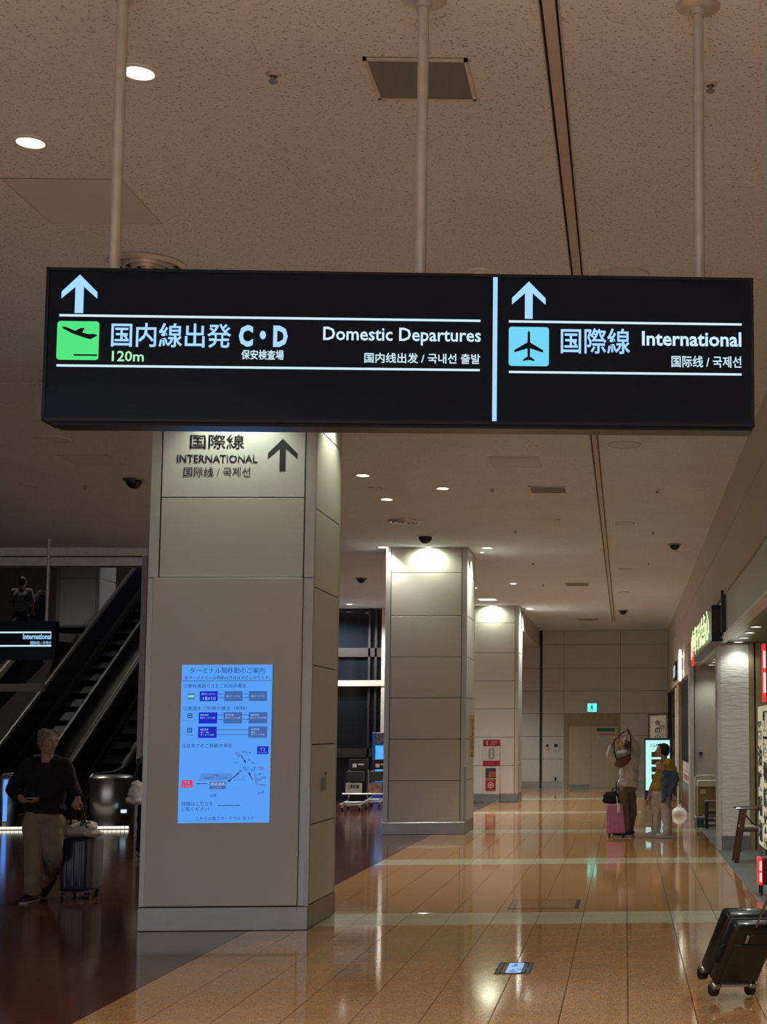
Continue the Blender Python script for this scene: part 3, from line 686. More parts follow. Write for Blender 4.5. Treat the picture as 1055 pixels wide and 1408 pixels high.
for (px, py, r, wh) in ((185, 661, .10, 'dark dome camera on the ceiling left of the near column'), (928, 750, .085, 'dark dome camera on the ceiling near the right bulkhead'), (497, 797, .085, 'dark dome camera above the dark window'), (585, 738.5, .11, 'dome camera in a white ring right before the middle column'), (857, 841, .10, 'farthest dark dome camera at the end of the ceiling track')):
    p = G(px, py-2, H); t = thing('dome_camera', wh, 'camera', (p.x, p.y, H-.12))
    obj('mount_ring', MB().lathe((p.x, p.y, 0), [(0, H-.02), (r*1.3, H-.02), (r*1.4, H)], 22), WHITE if 'white ring' in wh else DSTEEL, t, smooth=True)
    obj('dome', MB().lathe((p.x, p.y, 0), [(r*math.cos(a), H-.02-r*math.sin(a)) for a in [i*math.pi/12 for i in range(7)]], 20), BLACK, t, smooth=True)
for (px, py, wh) in ((376, 102, 'small chrome sprinkler head alone on the near ceiling'), (977, 115, 'sprinkler head by the sign\'s right hanging pole'), (117, 668, 'tiny sprinkler left of the left dome camera'), (677, 672, 'tiny sprinkler between rightmost downlight and mid-size grille'), (904, 674, 'tiny sprinkler in the right ceiling bay, nearest the sign'), (709, 730, 'tiny sprinkler past the mid-size grille, left of the track'), (898, 731, 'tiny sprinkler left of the right dome camera'), (733, 774, 'tiny sprinkler before the smallest grille'), (892, 774, 'tiny sprinkler right of the track beyond the right dome camera'), (747, 804, 'tiny sprinkler left of the smallest grille')):
    p = G(px, py, H); t = thing('sprinkler', wh, 'sprinkler', (p.x, p.y, H-.05))
    obj('escutcheon', MB().lathe((p.x, p.y, 0), [(.018, H-.012), (.034, H-.004), (.038, H)], 16), LGREY, t)
    obj('sprinkler_head', MB().cyl((p.x, p.y, H), (p.x, p.y, H-.035), .010).lathe((p.x, p.y, 0), [(0, H-.040), (.022, H-.040), (.022, H-.036), (0, H-.034)], 12), DSTEEL, t)
# shop soffit lights
ZS = 2.935
for k, (px, py) in enumerate(((1040, 861), (1031, 869), (1023, 876), (1015.6, 882), (1008.7, 888))):
    downlight(px, py, '%s light of the near row of five in the shop soffit' % ('nearest', 'second nearest', 'middle', 'second farthest', 'farthest')[k], .062, (.10, .10, .10, .05, .012)[k], COOL, z=ZS, lens=E_LAMPC, cone=130)
for k, (px, py) in enumerate(((986, 905.8), (983, 910), (978.6, 913.7), (974.3, 917.3), (971.3, 920.6))):
    downlight(px, py, '%s light of the far row of five in the shop soffit' % ('nearest', 'second nearest', 'middle', 'second farthest', 'farthest')[k], .062, .08, COOL, z=ZS, lens=E_LAMPC, cone=130)
for k, y in enumerate((8, 10, 12, 14, 16)):
    downlight(0, 0, 'shop soffit light beside the viewpoint', .062, .22, COOL, z=ZS, lens=E_LAMPC, pos=(1.9, y, 0), group='shop soffit lights out of the frame', cone=130)

# ================================================================== EXIT SIGN
px0, px1 = xat(808.5, YF), xat(820.5, YF); z0, z1 = at(814, 978.5, YF).z, at(814, 967.5, YF).z
t = thing('exit_sign', 'small glowing green exit sign above the double door', 'sign', ((px0+px1)/2, YF, z0))
obj('case', MB().box(px0-.02, px1+.02, YF-.05, YF, z0-.02, z1+.02), WHITE, t)
obj('lit_face', MB().box(px0, px1, YF-.056, YF-.05, z0, z1), mat('lit_exit_green', (0, 0, 0), emis=(.10, .95, .80), es=1.6), t)
wd = px1-px0; cx = (px0+px1)/2; PE = Plane((cx, YF-.058, (z0+z1)/2), (1, 0, 0), (0, 0, 1))
a = MB(); PE.poly(a, [(-.08, -.09), (-.03, -.02), (-.07, .03), (-.02, .07), (.03, .04), (.05, .0), (.01, .0), (.04, -.05), (.02, -.10), (-.01, -.04), (-.05, -.10)], .002, .002)
a.obox((cx-.0, YF-.058, z1-.035), (.018, 0, 0), (0, .001, 0), (0, 0, .018)); obj('running_figure', a, mat('exit_dark_green', (.01, .12, .10), .5, emis=(.01, .25, .2), es=1), t)

# ================================================================== ESCALATORS
TA = .577
SKIRT = mat('dark_skirt', (.02, .02, .02), .9); SKIRT.node_tree.nodes['Principled BSDF'].inputs['Specular IOR Level'].default_value = .1
def escalator(x0, x1, ys, label, deck=True, run=10.5, land=2.2):
    t = thing('escalator', label, 'escalator', ((x0+x1)/2, ys, 0))
    top = run*TA
    def sl(x, dz, y0=ys, y1=ys+run): return [(x, ys-1.3, dz), (x, ys-.5, dz), (x, y0, dz+.02), (x, y1, dz+top), (x, y1+2.2, dz+top)]
    st = MB(); n = 20
    for k in range(n): st.box(x0+.16, x1-.16, ys+k*run/n, ys+(k+1)*run/n+.03, k*top/n-.3, (k+1)*top/n-.14)
    st.box(x0+.16, x1-.16, ys-1.6, ys, -.01, .012)
    obj('steps', st, STEPM, t)
    obj('soffit', MB().prism([(x0-.05, ys-.2, 0), (x0-.05, ys+.3, 0), (x0-.05, ys+run+.4, top-.75), (x0-.05, ys+run+land-.2, top-.75), (x0-.05, ys+run+land-.2, top-.05), (x0-.05, ys+run, top-.05)], (x1-x0+.1, 0, 0)), NAVY, t)
    for x in (x0, x1):
        gl = MB().prism([(x-.012, ys-1.5, .12), (x-.012, ys+.0, .12), (x-.012, ys+run, top+.12), (x-.012, ys+run+land-.1, top+.12), (x-.012, ys+run+land-.1, top+.86), (x-.012, ys+run, top+.86), (x-.012, ys, .88), (x-.012, ys-1.35, .86), (x-.012, ys-1.62, .68), (x-.012, ys-1.7, .45)], (.024, 0, 0))
        obj('balustrade', gl, NAVY, t)
        pts = [(x, ys-1.3, .14), (x, ys-1.62, .22), (x, ys-1.78, .46), (x, ys-1.68, .74), (x, ys-1.38, .93), (x, ys-.3, .94), (x, ys+.2, 1.02), (x, ys+run, top+.94), (x, ys+run+land, top+.94)]
        obj('handrail', MB().tube(pts, .038, 8), mat('rubber_handrail', (.05, .045, .045), .35), t, smooth=True)
        obj('rail_guide', MB().tube([(p[0], p[1]+(0.05 if i < 4 else 0), p[2]-.055) for i, p in enumerate(pts)][1:], .03, 6), STEEL, t, smooth=True)
        dk_ = MB().prism([(x-.09, ys-1.4, .0), (x-.09, ys, .0), (x-.09, ys+run, top+.07), (x-.09, ys+run, top+.20), (x-.09, ys, .20), (x-.09, ys-1.4, .16)], (.18, 0, 0))
        obj('skirt_deck', dk_, LGREY if (deck and x == x1) else SKIRT, t)
    return t
YE = 28.7
def exx(px): return at(px, 1066, YE-1.5).x
e1 = escalator(-10.85, -9.78, YE, 'nearest escalator with a bright steel rounded newel, behind the white tote', deck=False)
e2 = escalator(-12.5, -11.4, YE, 'second escalator rising behind the walking man')
e3 = escalator(-15.4, -14.0, 28.0, 'farthest escalator carrying a rider at upper left', run=7.2, land=.4)
NEWEL = MB().lathe((at(150, 1066, 27.2).x, 27.35, 0), [(.0, .93), (.30, .93), (.40, .88), (.44, .7), (.44, .35), (.36, .14), (.36, .0)], 24)
obj('newel_drum', NEWEL, STEEL, e1, smooth=True)
obj('newel_drum', MB().lathe((at(8, 1066, 27.2).x-.02, 27.35, 0), [(.0, .93), (.16, .93), (.22, .88), (.24, .7), (.24, .35), (.19, .14), (.19, .0)], 24), STEEL, e2, smooth=True)
obj('blue_light_strip', MB().box(at(6, 1090, 26.9).x, at(10.5, 1090, 26.9).x, 26.86, 26.9, .12, .86), mat('lit_strip_blue', (0, 0, 0), emis=(.10, .30, 1.0), es=1.2), e2)
obj('inspection_lamp', MB().box(at(167, 1120, 26.8).x, at(174, 1120, 26.8).x, 26.76, 26.8, .26, .32), E_WHITE, e1)
sx0, sx1 = at(-20, 1137, 26.3).x, at(178, 1137, 26.3).x
st = thing('light_strip', 'dotted white light strip along the floor before the escalators', 'light', ((sx0+sx1)/2, 26.3, 0))
obj('channel', MB().box(sx0, sx1, 26.28, 26.42, 0, .03), DSTEEL, st)
me = None
for k in range(34):
    x = sx0+(k+.5)*(sx1-sx0)/34
    if me is None: me = MB().box(-.03, .03, -.012, 0, -.02, .02).mesh('lamp'); me.materials.append(E_DIM)
    o = obj('lamp', None, None, st, mesh=me); o.location = (x-(sx0+sx1)/2, -.02, .035)
# unseen lamps that set the void's brightness, and the upper column
downlight(0, 0, 'unseen lamp over the escalator void', .09, 1.3, WARM, z=9.5, pos=(-9.6, 37, 0), group='void lamps', cone=140)
downlight(0, 0, 'unseen lamp over the escalator void', .09, 1.5, WARM, z=9.5, pos=(-14.0, 34, 0), group='void lamps', cone=140)
ux0, ux1 = at(78, 800, 41.3).x, at(137, 800, 41.3).x; uz = at(100, 856, 41.3).z
ct = thing('column', 'grey panelled column on the upper floor above the escalators', 'column', ((ux0+ux1)/2, 41.3, 4.68))
obj('core', MB().box(ux0+.02, ux1-.02, 41.32, 42.6, 4.68, 9.4), CORE, ct)
for (z0, z1) in ((4.69, 6.05), (6.07, 7.0), (7.02, 7.9), (7.92, 9.4)):
    obj('front_panel', MB().box(ux0+.1, ux1-.1, 41.3, 41.33, z0, z1), PAN, ct); obj('side_panel', MB().box(ux1-.02, ux1, 41.4, 42.6, z0, z1), PAN, ct)
obj('corner_strip', MB().box(ux0, ux0+.09, 41.3, 41.4, 4.68, 9.4).box(ux1-.09, ux1, 41.3, 41.4, 4.68, 9.4), STRIP, ct)

# ================================================================== SHOP SIDE
# long projecting sign of lit letters
yn, yf_ = 19.6, 25.2; xs_ = 1.17
zt1, zb1 = at(983, 835, yn).z, at(983, 880, yn).z
t = thing('shop_sign', 'long dark box sign with glowing yellow-green letters over the shop front', 'sign', (xs_+.05, (yn+yf_)/2, zb1))
obj('housing', MB().bevbox(xs_, XR+.02, yn, yf_, zb1-.02, zt1+.03, .008, 1), SIGNFRAME, t)
obj('end_plate', MB().box(xs_+.02, XR+.01, yn-.006, yn, zb1+.10, zt1-.03), mat('maroon_plate', (.05, .012, .02), .4), t)
SS = Plane((xs_-.004, yf_, 0), (0, -1, 0), (0, 0, 1)); LW = yf_-yn
obj('red_emblem', SS.rect(MB(), .05, .42, zb1-.10, zt1-.02, .02, .03), E_RED, t)
obj('emblem_core', SS.rect(MB(), .12, .34, zb1+.0, zt1-.12, .03, .01), E_PINK, t)
text('中華そば点心', SS, (.50, LW-.10, zb1+.02, zt1+.01), E_LETTER, t, d=.03, ext=.008)
obj('mount_plate', MB().box(XR-.035, XR+.02, yn-.55, yn-.47, 2.96, 3.52), BLACK, t)
# lit emblem of the second shop
a_, b_ = atx(936, 915, XR-.06), atx(926, 915, XR-.06)
t = thing('shop_sign', 'bright white glowing emblem on the far shop fascia', 'sign', (XR-.05, (a_.y+b_.y)/2, 2.9))
yy0 = at(938, 915, 1).x and atx(938.5, 915, XR-.08).y; yy1 = atx(932, 915, XR-.08).y; yc = (yy0+yy1)/2
obj('emblem_disc', MB().lathe((XR-.10, yc, 3.17), [(0, 0), (.24, 0), (.24, .05), (0, .05)], 24, 'x'), E_LETTERW, t)
obj('emblem_point', MB().prism([(XR-.10, yc-.7, 3.30), (XR-.10, yc+.5, 3.30), (XR-.10, yc-.1, 3.50)], (.05, 0, 0)).prism([(XR-.10, yc-.5, 3.03), (XR-.10, yc+.5, 3.03), (XR-.10, yc, 2.80)], (.05, 0, 0)), E_DIM, t)
sm = thing('shop_sign', 'small dark plate with three white lit characters beside the emblem', 'sign', (XR-.03, 38.2, 2.95))
y0s, y1s = atx(929.5, 915, XR-.03).y, atx(926.5, 915, XR-.03).y
y0s, y1s = min(y0s, y1s), max(y0s, y1s); y1s = min(y1s, y0s+2.4)
sm.location = (XR-.03, (y0s+y1s)/2, 2.95)
obj('plate', MB().box(XR-.04, XR, y0s, y1s, 2.98, 3.44), SIGNFACE, sm)
text('お食事', Plane((XR-.042, y1s, 0), (0, -1, 0), (0, 0, 1)), (.2, y1s-y0s-.2, 3.04, 3.38), E_WHITE, sm, bold=.03)
# wall shop two
ws = struct('wall_shop_second', MB().box(1.40, 1.6, 29.86, YF, 0, 3.0), BROWNW)
obj('wood_post', MB().box(1.33, 1.42, 36.0, 36.35, 0, 2.86).box(1.33, 1.42, 34.9, 35.05, 0, 2.86), TAN, ws)
obj('lower_wood_panel', MB().box(1.36, 1.42, 30.2, 34.9, .0, .55), mat('reddish_wood', (.10, .055, .03), .4, var=.3), ws)
MENU = [mat('menu_photo_%s' % n, c, .5, var=.6, scale=9) for n, c in (('a', (.16, .05, .03)), ('b', (.12, .07, .03)), ('c', (.2, .09, .05)))]
for k, (z0, z1) in enumerate(((2.2, 2.7), (1.65, 2.08), (1.12, 1.52), (.62, 1.0))):
    t = thing('menu_frame', ('topmost', 'second', 'third', 'lowest')[k] + ' dark menu photo frame on the far shop\'s brown wall', 'picture', (1.36, 39.5, z0), 'menu frames of the far shop')
    obj('frame', MB().bevbox(1.36, 1.40, 37.0, 42.5, z0, z1, .01, 1), BLACK, t)
    obj('photo', MB().box(1.352, 1.36, 37.4, 39.6, z0+.05, z1-.05).box(1.352, 1.36, 39.9, 42.1, z0+.05, z1-.05), MENU[k % 3], t)
t = thing('shop_curtain', 'black cloth shop curtain hanging beside the cream post', 'curtain', (1.34, 32.4, 1.02))
cur = MB(); n = 60; vs = []
for i in range(n+1):
    y = 30.4+i*4.1/n; x = 1.345+.018*math.sin(i*1.1)+.008*math.sin(i*2.7)
    vs += [(x, y, 1.03+.01*math.sin(i*.7)), (x, y, 2.80)]
cur.add(vs, [(2*i, 2*i+2, 2*i+3, 2*i+1) for i in range(n)])
o = obj('cloth', cur, mat('black_cloth', (.008, .007, .007), .9), t, smooth=True); md = o.modifiers.new('thick', 'SOLIDIFY'); md.thickness = .006
obj('curtain_rod', MB().cyl((1.345, 30.2, 2.82), (1.345, 34.7, 2.82), .015), BLACK, t)
for k, (y0, y1, z0, z1, tx) in enumerate(((30.5, 31.9, .80, 1.0, 'A'), (32.2, 34.2, .80, 1.0, 'B'), (30.5, 34.2, .56, .78, 'C'))):
    o = single('poster', MB().box(1.35, 1.358, y0, y1, z0, z1), mat('poster_paper_%s' % 'abc'[k], ((.55, .5, .5), (.5, .46, .44), (.58, .5, .52))[k], .6), ('small white notice nearest the cream post under the black curtain', 'small white notice farther along under the black curtain', 'wide pale poster with red lettering below the two small notices')[k], 'poster')
    o.parent = None
    if k == 2: text('営業中', Plane((1.349, y1, 0), (0, -1, 0), (0, 0, 1)), (.6, 3.1, z0+.04, z1-.04), mat('red_print', (.4, .04, .05), .6), o, bold=.02)
# banner stand
p = G(934, 1121)
t = thing('banner_stand', 'white banner on a pole with a round white base by the cream post', 'banner', (p.x, p.y, 0))
obj('water_base', MB().lathe((p.x, p.y, 0), [(0, 0), (.15, 0), (.155, .03), (.145, .08), (.10, .13), (.04, .165), (.03, .21), (0, .21)], 28), WHITE, t, smooth=True)
obj('pole', MB().cyl((p.x-.02, p.y, .2), (p.x-.02, p.y, 2.62), .014), WHITE, t)
obj('banner_cloth', MB().box(p.x-.055, p.x-.03, p.y-.02, p.y+.45, .95, 2.56), WHITE, t)
# partition switch plate
pp_ = at(964, 1033, 27.94); o = single('switch_plate', MB().bevbox(pp_.x-.05, pp_.x+.05, 27.93, 27.95, pp_.z-.10, pp_.z+.07, .004, 1), LGREY, 'grey switch plate on the cream partition behind the hand cart', 'switch')
obj('switch', MB().box(pp_.x-.03, pp_.x+.03, 27.922, 27.93, pp_.z-.08, pp_.z-.01), BLACK, o)
# hand cart with carton
c0, c1 = at(956, 1100, 26.6).x, at(987, 1100, 26.6).x; Yc = 26.6; zh = at(970, 1066, Yc).z
t = thing('hand_cart', 'white tubular hand cart standing against the cream partition', 'cart', ((c0+c1)/2, Yc, 0))
pts = [(c0, Yc, .12), (c0, Yc, zh-.08), (c0+.02, Yc, zh-.02), (c0+.08, Yc, zh), (c1-.08, Yc, zh), (c1-.02, Yc, zh-.02), (c1, Yc, zh-.08), (c1, Yc, .12)]
obj('handle_frame', MB().tube(pts, .014, 8), WHITE, t, smooth=True)
obj('platform', MB().bevbox(c0-.01, c1+.02, Yc-.55, Yc+.02, .11, .15, .01, 1), DSTEEL, t)
for (x, y) in ((c0+.04, Yc-.48), (c1-.03, Yc-.48), (c0+.04, Yc-.06), (c1-.03, Yc-.06)): obj('wheel', MB().cyl((x-.015, y, .05), (x+.015, y, .05), .05, n=16), BLACK, t)
z1 = at(970, 1080, Yc).z
t = thing('cardboard_box', 'brown cardboard carton with a pale open top on the hand cart', 'box', ((c0+c1)/2, Yc-.26, .15))
obj('carton', MB().bevbox(c0+.03, c1+.0, Yc-.46, Yc-.03, .151, z1, .006, 1), mat('brown_carton', (.30, .21, .10), .7), t)
obj('lid_flap', MB().box(c0+.03, c1+.0, Yc-.48, Yc-.03, z1, z1+.10), mat('cream_lid', (.70, .66, .48), .6), t)
obj('printed_label', MB().box(c0+.07, c0+.17, Yc-.464, Yc-.46, z1-.13, z1-.05).box(c0+.2, c0+.34, Yc-.463, Yc-.46, z1-.42, z1-.40), mat('label_paper', (.6, .58, .5), .6), t)
# dark low stool
Ys = 25.3; s0, s1 = at(971, 1100, Ys).x, at(990, 1100, Ys).x; zs = at(980, 1101, Ys).z
t = thing('low_stool', 'low dark wooden stool before the cardboard carton', 'stool', ((s0+s1)/2, Ys, 0))
DW = mat('dark_stained_wood', (.035, .018, .014), .4, var=.3)
obj('seat', MB().bevbox(s0, s1+.08, Ys-.02, Ys+.34, zs-.03, zs, .006, 1), mat('worn_seat', (.20, .13, .10), .5), t)
for x in (s0+.02, s1+.06):
    for y in (Ys, Ys+.32): obj('leg', MB().box(x-.02, x+.02, y-.02, y+.02, 0, zs-.03), DW, t)
for z in (.12, .26): obj('stretcher', MB().box(s0+.02, s1+.06, Ys-.01, Ys+.01, z, z+.03), DW, t)
# plastic crate at the partition foot
Yb = 25.9; q0, q1 = at(957, 1120, Yb).x, at(968, 1120, Yb).x
t = thing('storage_crate', 'small blue-grey crate at the foot of the hand cart', 'crate', ((q0+q1)/2, Yb, 0))
obj('body', MB().bevbox(q0, q1, Yb-.14, Yb+.1, 0, .19, .01, 1), mat('blue_grey_plastic', (.13, .16, .19), .4), t)
obj('rim', MB().box(q0-.008, q1+.008, Yb-.148, Yb+.108, .17, .19), WHITE, t)
for x in (.3, .7): obj('slot', MB().box(q0+(q1-q0)*x-.015, q0+(q1-q0)*x+.015, Yb-.143, Yb-.139, .04, .13), BLACK, t)
# wooden chair
Yk = 18.7
def K(px, py, dy=0.): return at(px, py, Yk+dy)
BW = mat('red_brown_wood', (.13, .045, .022), .3, var=.3, scale=10, coat=.3)
kc = K(1030, 1187); t = thing('wooden_chair', 'red-brown wooden armchair with a cream seat at the right edge', 'chair', (kc.x, Yk, 0))
for dy in (0, .42):
    obj('leg', MB().obox((K(1024, 1122).x*.5+K(1013, 1187).x*.5, Yk+dy, .335), (.030, 0, 0), (0, .02, 0), ((K(1024, 1122).x-K(1013, 1187).x)/2, 0, .335)), BW, t)
    obj('leg', MB().obox((K(1048, 1122).x*.5+K(1062, 1187).x*.5, Yk+dy, .335), (.028, 0, 0), (0, .02, 0), ((K(1048, 1122).x-K(1062, 1187).x)/2, 0, .335)), BW, t)
    obj('armrest', MB().bevbox(K(1012, 1115).x, K(1064, 1115).x, Yk+dy-.035, Yk+dy+.035, .67, .695, .008, 1), BW, t)
    obj('stretcher', MB().bevbox(K(1018, 1115).x, K(1055, 1115).x, Yk+dy-.015, Yk+dy+.015, .39, .42, .005, 1), BW, t)
obj('seat', MB().bevbox(K(1019, 1130).x, K(1054, 1130).x, Yk+.01, Yk+.42, .42, .455, .012, 2), mat('cream_cushion', (.52, .46, .36), .7), t)
obj('front_rail', MB().cyl((K(1019, 1150).x, Yk, .15), (K(1019, 1150).x, Yk+.42, .15), .014), BW, t)
pts = [(K(1016+i*3, 0).x, Yk-.03, .60-.13*math.sin(math.pi*i/10)) for i in range(11)]
obj('strap', MB().tube(pts, .010, 6), DW, t, smooth=True)
# calligraphy board at the right edge
xb = 1.60; yb0, yb1 = 15.6, atx(1043, 1050, xb).y; zt2, zb2 = at(1045, 972, yb1).z, at(1045, 1160, yb1).z
t = thing('calligraphy_board', 'cream board with bold black brush characters at the right edge', 'sign', (xb, (yb0+yb1)/2, zb2))
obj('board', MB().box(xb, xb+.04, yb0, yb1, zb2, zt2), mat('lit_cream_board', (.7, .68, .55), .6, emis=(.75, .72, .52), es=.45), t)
PB = Plane((xb-.002, yb1, 0), (0, -1, 0), (0, 0, 1))
for c in range(2):
    for k, ch in enumerate('醤油味噌塩豚'):
        zz = zt2-.05-k*.29-(0 if c else .12); uu = .03+c*.62
        text('麺酒肴飯丼汁'[k] if c else ch, PB, (uu, uu+.5, max(zb2+.01, zz-.25), zz), CHAR, t, bold=.04)
for y_ in (yb0+.05, yb1-.05): obj('leg', MB().box(xb+.0, xb+.04, y_-.02, y_+.02, 0, zb2), DSTEEL, t)
yq = atx(1050, 930, 1.58).y
t = thing('red_lit_sign', 'narrow red and white lit box sign high at the right edge', 'sign', (1.6, yq, at(1050, 965, yq).z))
za, zb_ = at(1050, 965, yq).z, at(1050, 886, yq).z
obj('housing', MB().box(1.585, 1.9, yq-.10, yq+.10, za+.06, zb_), mat('maroon_side', (.04, .008, .014), .4), t)
obj('lit_edge', MB().box(1.575, 1.585, yq-.10, yq+.12, za, zb_).box(1.56, 1.60, yq-.104, yq-.10, za, zb_), E_RED, t)
obj('lit_lettering', MB().box(1.570, 1.598, yq-.108, yq-.104, za+.10, za+.33).box(1.570, 1.598, yq-.108, yq-.104, za+.38, zb_-.08), mat('lit_pink_white', (0, 0, 0), emis=(1, .62, .6), es=1.1), t)
obj('wall_bracket', MB().box(1.66, 1.70, yq-.02, yq+.02, zb_, 2.94), BLACK, t)
yq = 15.0; x0_ = at(1044, 1200, yq).x; za, zb_ = at(1050, 1217, yq).z, at(1050, 1180, yq).z
t = thing('red_lantern_box', 'low red box lantern with a white lit edge at the right edge', 'lantern', (x0_+.15, yq+.1, 0))
obj('box', MB().bevbox(x0_+.035, x0_+.34, yq, yq+.25, za, zb_, .008, 1), mat('dark_red_box', (.12, .004, .01), .3), t)
obj('lit_side', MB().box(x0_, x0_+.035, yq, yq+.25, za, zb_), E_RED, t)
obj('lit_window', MB().box(x0_+.006, x0_+.028, yq-.004, yq, za+.03, (za+zb_)/2-.01).box(x0_+.006, x0_+.028, yq-.004, yq, (za+zb_)/2+.01, zb_-.03), mat('lit_pale_pink', (0, 0, 0), emis=(1, .72, .7), es=1.1), t)
for (x, y) in ((x0_+.03, yq+.03), (x0_+.31, yq+.03), (x0_+.03, yq+.22), (x0_+.31, yq+.22)): obj('foot', MB().box(x-.012, x+.012, y-.012, y+.012, 0, za), BLACK, t)
# framed calligraphy stand and display behind the woman
Yg = 37.2; f0, f1 = at(891.5, 1000, Yg).x, at(917.5, 1000, Yg).x; zt3 = at(905, 982, Yg).z
t = thing('framed_board', 'tall pale board with brush writing standing behind the lit display', 'sign', ((f0+f1)/2, Yg, 0))
obj('board', MB().obox(((f0+f1)/2, Yg, zt3-.55), ((f1-f0)/2, -.08, .01), (0, .012, 0), (0, 0, .55)), mat('pale_board', (.42, .38, .31), .6), t)
fr = MB()
for (a, b) in (((f0, Yg+.07), (f0+.02, Yg+.06)), ((f1-.02, Yg-.10), (f1, Yg-.10))): fr.box(a[0], b[0], a[1]-.03, a[1], .02, zt3+.01)
fr.obox(((f0+f1)/2, Yg-.02, zt3), ((f1-f0)/2, -.08, .01), (0, .012, 0), (0, 0, .012)); obj('frame', fr, DW, t)
PF = Plane((f0, Yg+.065-.03, 0), ((f1-f0), -.16, 0), (0, 0, 1)); wdt = math.hypot(f1-f0, .16)
for k, ch in enumerate('金の山'): text(ch, PF, (wdt*.36, wdt*.66, zt3-.30-k*.19, zt3-.14-k*.19), CHAR, t, bold=.03, d=.03)
Yd = 35.8; d0, d1 = at(886.5, 1050, Yd).x, at(924, 1050, Yd).x; ztd = at(890, 1015, Yd).z
t = thing('lit_display_case', 'dark blue upright case with a bright pale cyan lit window', 'display', ((d0+d1)/2, Yd, 0))
obj('cabinet', MB().bevbox(d0, d1, Yd, Yd+.35, 0, ztd, .02, 2), mat('dark_blue_case', (.012, .02, .06), .3), t)
obj('lit_window', MB().box(d0+.03, d1-.05, Yd-.01, Yd, .26, ztd-.05), mat('lit_pale_cyan', (0, 0, 0), emis=(.45, .85, .80), es=1.1), t)
MP = mat('menu_pictures', (.12, .07, .05), .5, var=.7, scale=14)
for k in range(5): obj('menu_picture', MB().box(d0+.17, d0+.42, Yd-.016, Yd-.01, .34+k*.18, .47+k*.18), MP, t)
text('お品書き', Plane((0, Yd-.012, 0), (1, 0, 0), (0, 0, 1)), (d0+.14, d0+.40, ztd-.22, ztd-.13), CHAR, t)

# ================================================================== FLOOR FITTINGS
def gq(*q): return [G(x, y) for x, y in q]
c = gq((688, 1324), (735, 1324), (729, 1339.5), (679, 1339.5)); x0 = (c[0].x+c[3].x)/2; x1 = (c[1].x+c[2].x)/2; y0 = (c[2].y+c[3].y)/2; y1 = (c[0].y+c[1].y)/2
t = thing('floor_light_sign', 'square floor-set sign with a glowing pale blue pictogram panel', 'sign', ((x0+x1)/2, (y0+y1)/2, .001))
obj('frame', MB().box(x0, x1, y0, y1, .0005, .002), DSTEEL, t)
fr = MB(); g = .012
for k in (0, .03): fr.box(x0+k, x1-k, y0+k, y0+k+g, .002, .004).box(x0+k, x1-k, y1-k-g, y1-k, .002, .004).box(x0+k, x0+k+g, y0+k, y1-k, .002, .004).box(x1-k-g, x1-k, y0+k, y1-k, .002, .004)
obj('dark_border', fr, BLACK, t)
obj('lit_panel', MB().box(x0+.075, x1-.07, y0+.035, y1-.035, .002, .0045), mat('lit_floor_panel', (0, 0, 0), emis=(.30, .52, .85), es=1.0), t)
PFl = Plane((x0, y0, .0045), (1, 0, 0), (0, 1, 0)); W_, D_ = x1-x0, y1-y0
a = MB(); PFl.rect(a, .10, W_-.10, .07, .10, .001, .001)
for k in range(3): PFl.poly(a, [(.10+k*.045, .13+.02*k), (.135+k*.045, .15+.02*k), (.12+k*.045, .19+.02*k)], .001, .001)
PFl.rect(a, .10, W_-.11, D_*.62, D_*.68, .001, .001); PFl.rect(a, W_*.45, W_*.55, D_*.72, D_*.82, .001, .001); obj('pictogram', a, INKG, t)
c = gq((706, 1238), (799, 1237), (796, 1249), (698, 1250)); x0 = (c[0].x+c[3].x)/2; x1 = (c[1].x+c[2].x)/2; y0 = (c[2].y+c[3].y)/2; y1 = (c[0].y+c[1].y)/2
t = thing('floor_hatch', 'wide tiled floor hatch with a thin dark metal rim', 'hatch', ((x0+x1)/2, (y0+y1)/2, .001)); g = .012
obj('rim', MB().box(x0, x1, y0, y0+g, 0, .003).box(x0, x1, y1-g, y1, 0, .003).box(x0, x0+g, y0, y1, 0, .003).box(x1-g, x1, y0, y1, 0, .003).box(x0+.05, x0+.058, y0, y1, 0, .003).box(x1-.04, x1-.01, y0, y1, 0, .0028), BLACK, t)
obj('lid', MB().box(x0+g, x1-g, y0+g, y1-g, .0005, .0015), TORANGE, t)
p = G(806, 1128); t = thing('manhole_cover', 'round shiny metal cap set in the floor before the double door', 'cap', (p.x, p.y, 0))
obj('disc', MB().lathe((p.x, p.y, 0), [(0, .006), (.09, .006), (.10, .004), (.10, 0)], 24), STEEL, t, smooth=True)
obj('lid_slot', MB().box(p.x-.04, p.x+.04, p.y-.006, p.y+.006, .006, .008), BLACK, t)
# wall switch panel and intercom left of the double door
for (px, py, w_, h_, nm) in ((752.6, 1026, .10, .20, 'narrow'), (764.6, 1026, .20, .26, 'wide')):
    p = at(px, py, YF); t = thing('wall_control_box', nm + ' control box on the far wall left of the double door', 'switch', (p.x, YF, p.z-h_/2))
    obj('casing', MB().bevbox(p.x-w_/2, p.x+w_/2, YF-.03, YF, p.z-h_/2, p.z+h_/2, .008, 1), LGREY, t)
    obj('dark_button', MB().box(p.x-w_*.28, p.x+w_*.28, YF-.036, YF-.03, p.z-h_*.1, p.z+h_*.28), BLACK, t)
p = at(764, 1071, YF); t = thing('wall_socket', 'small dark wall socket low on the far wall left of the door', 'socket', (p.x, YF, p.z))
obj('plate', MB().bevbox(p.x-.05, p.x+.05, YF-.02, YF, p.z-.07, p.z+.07, .005, 1), STEEL, t); obj('outlet', MB().box(p.x-.028, p.x+.028, YF-.024, YF-.02, p.z-.05, p.z+.05), BLACK, t)
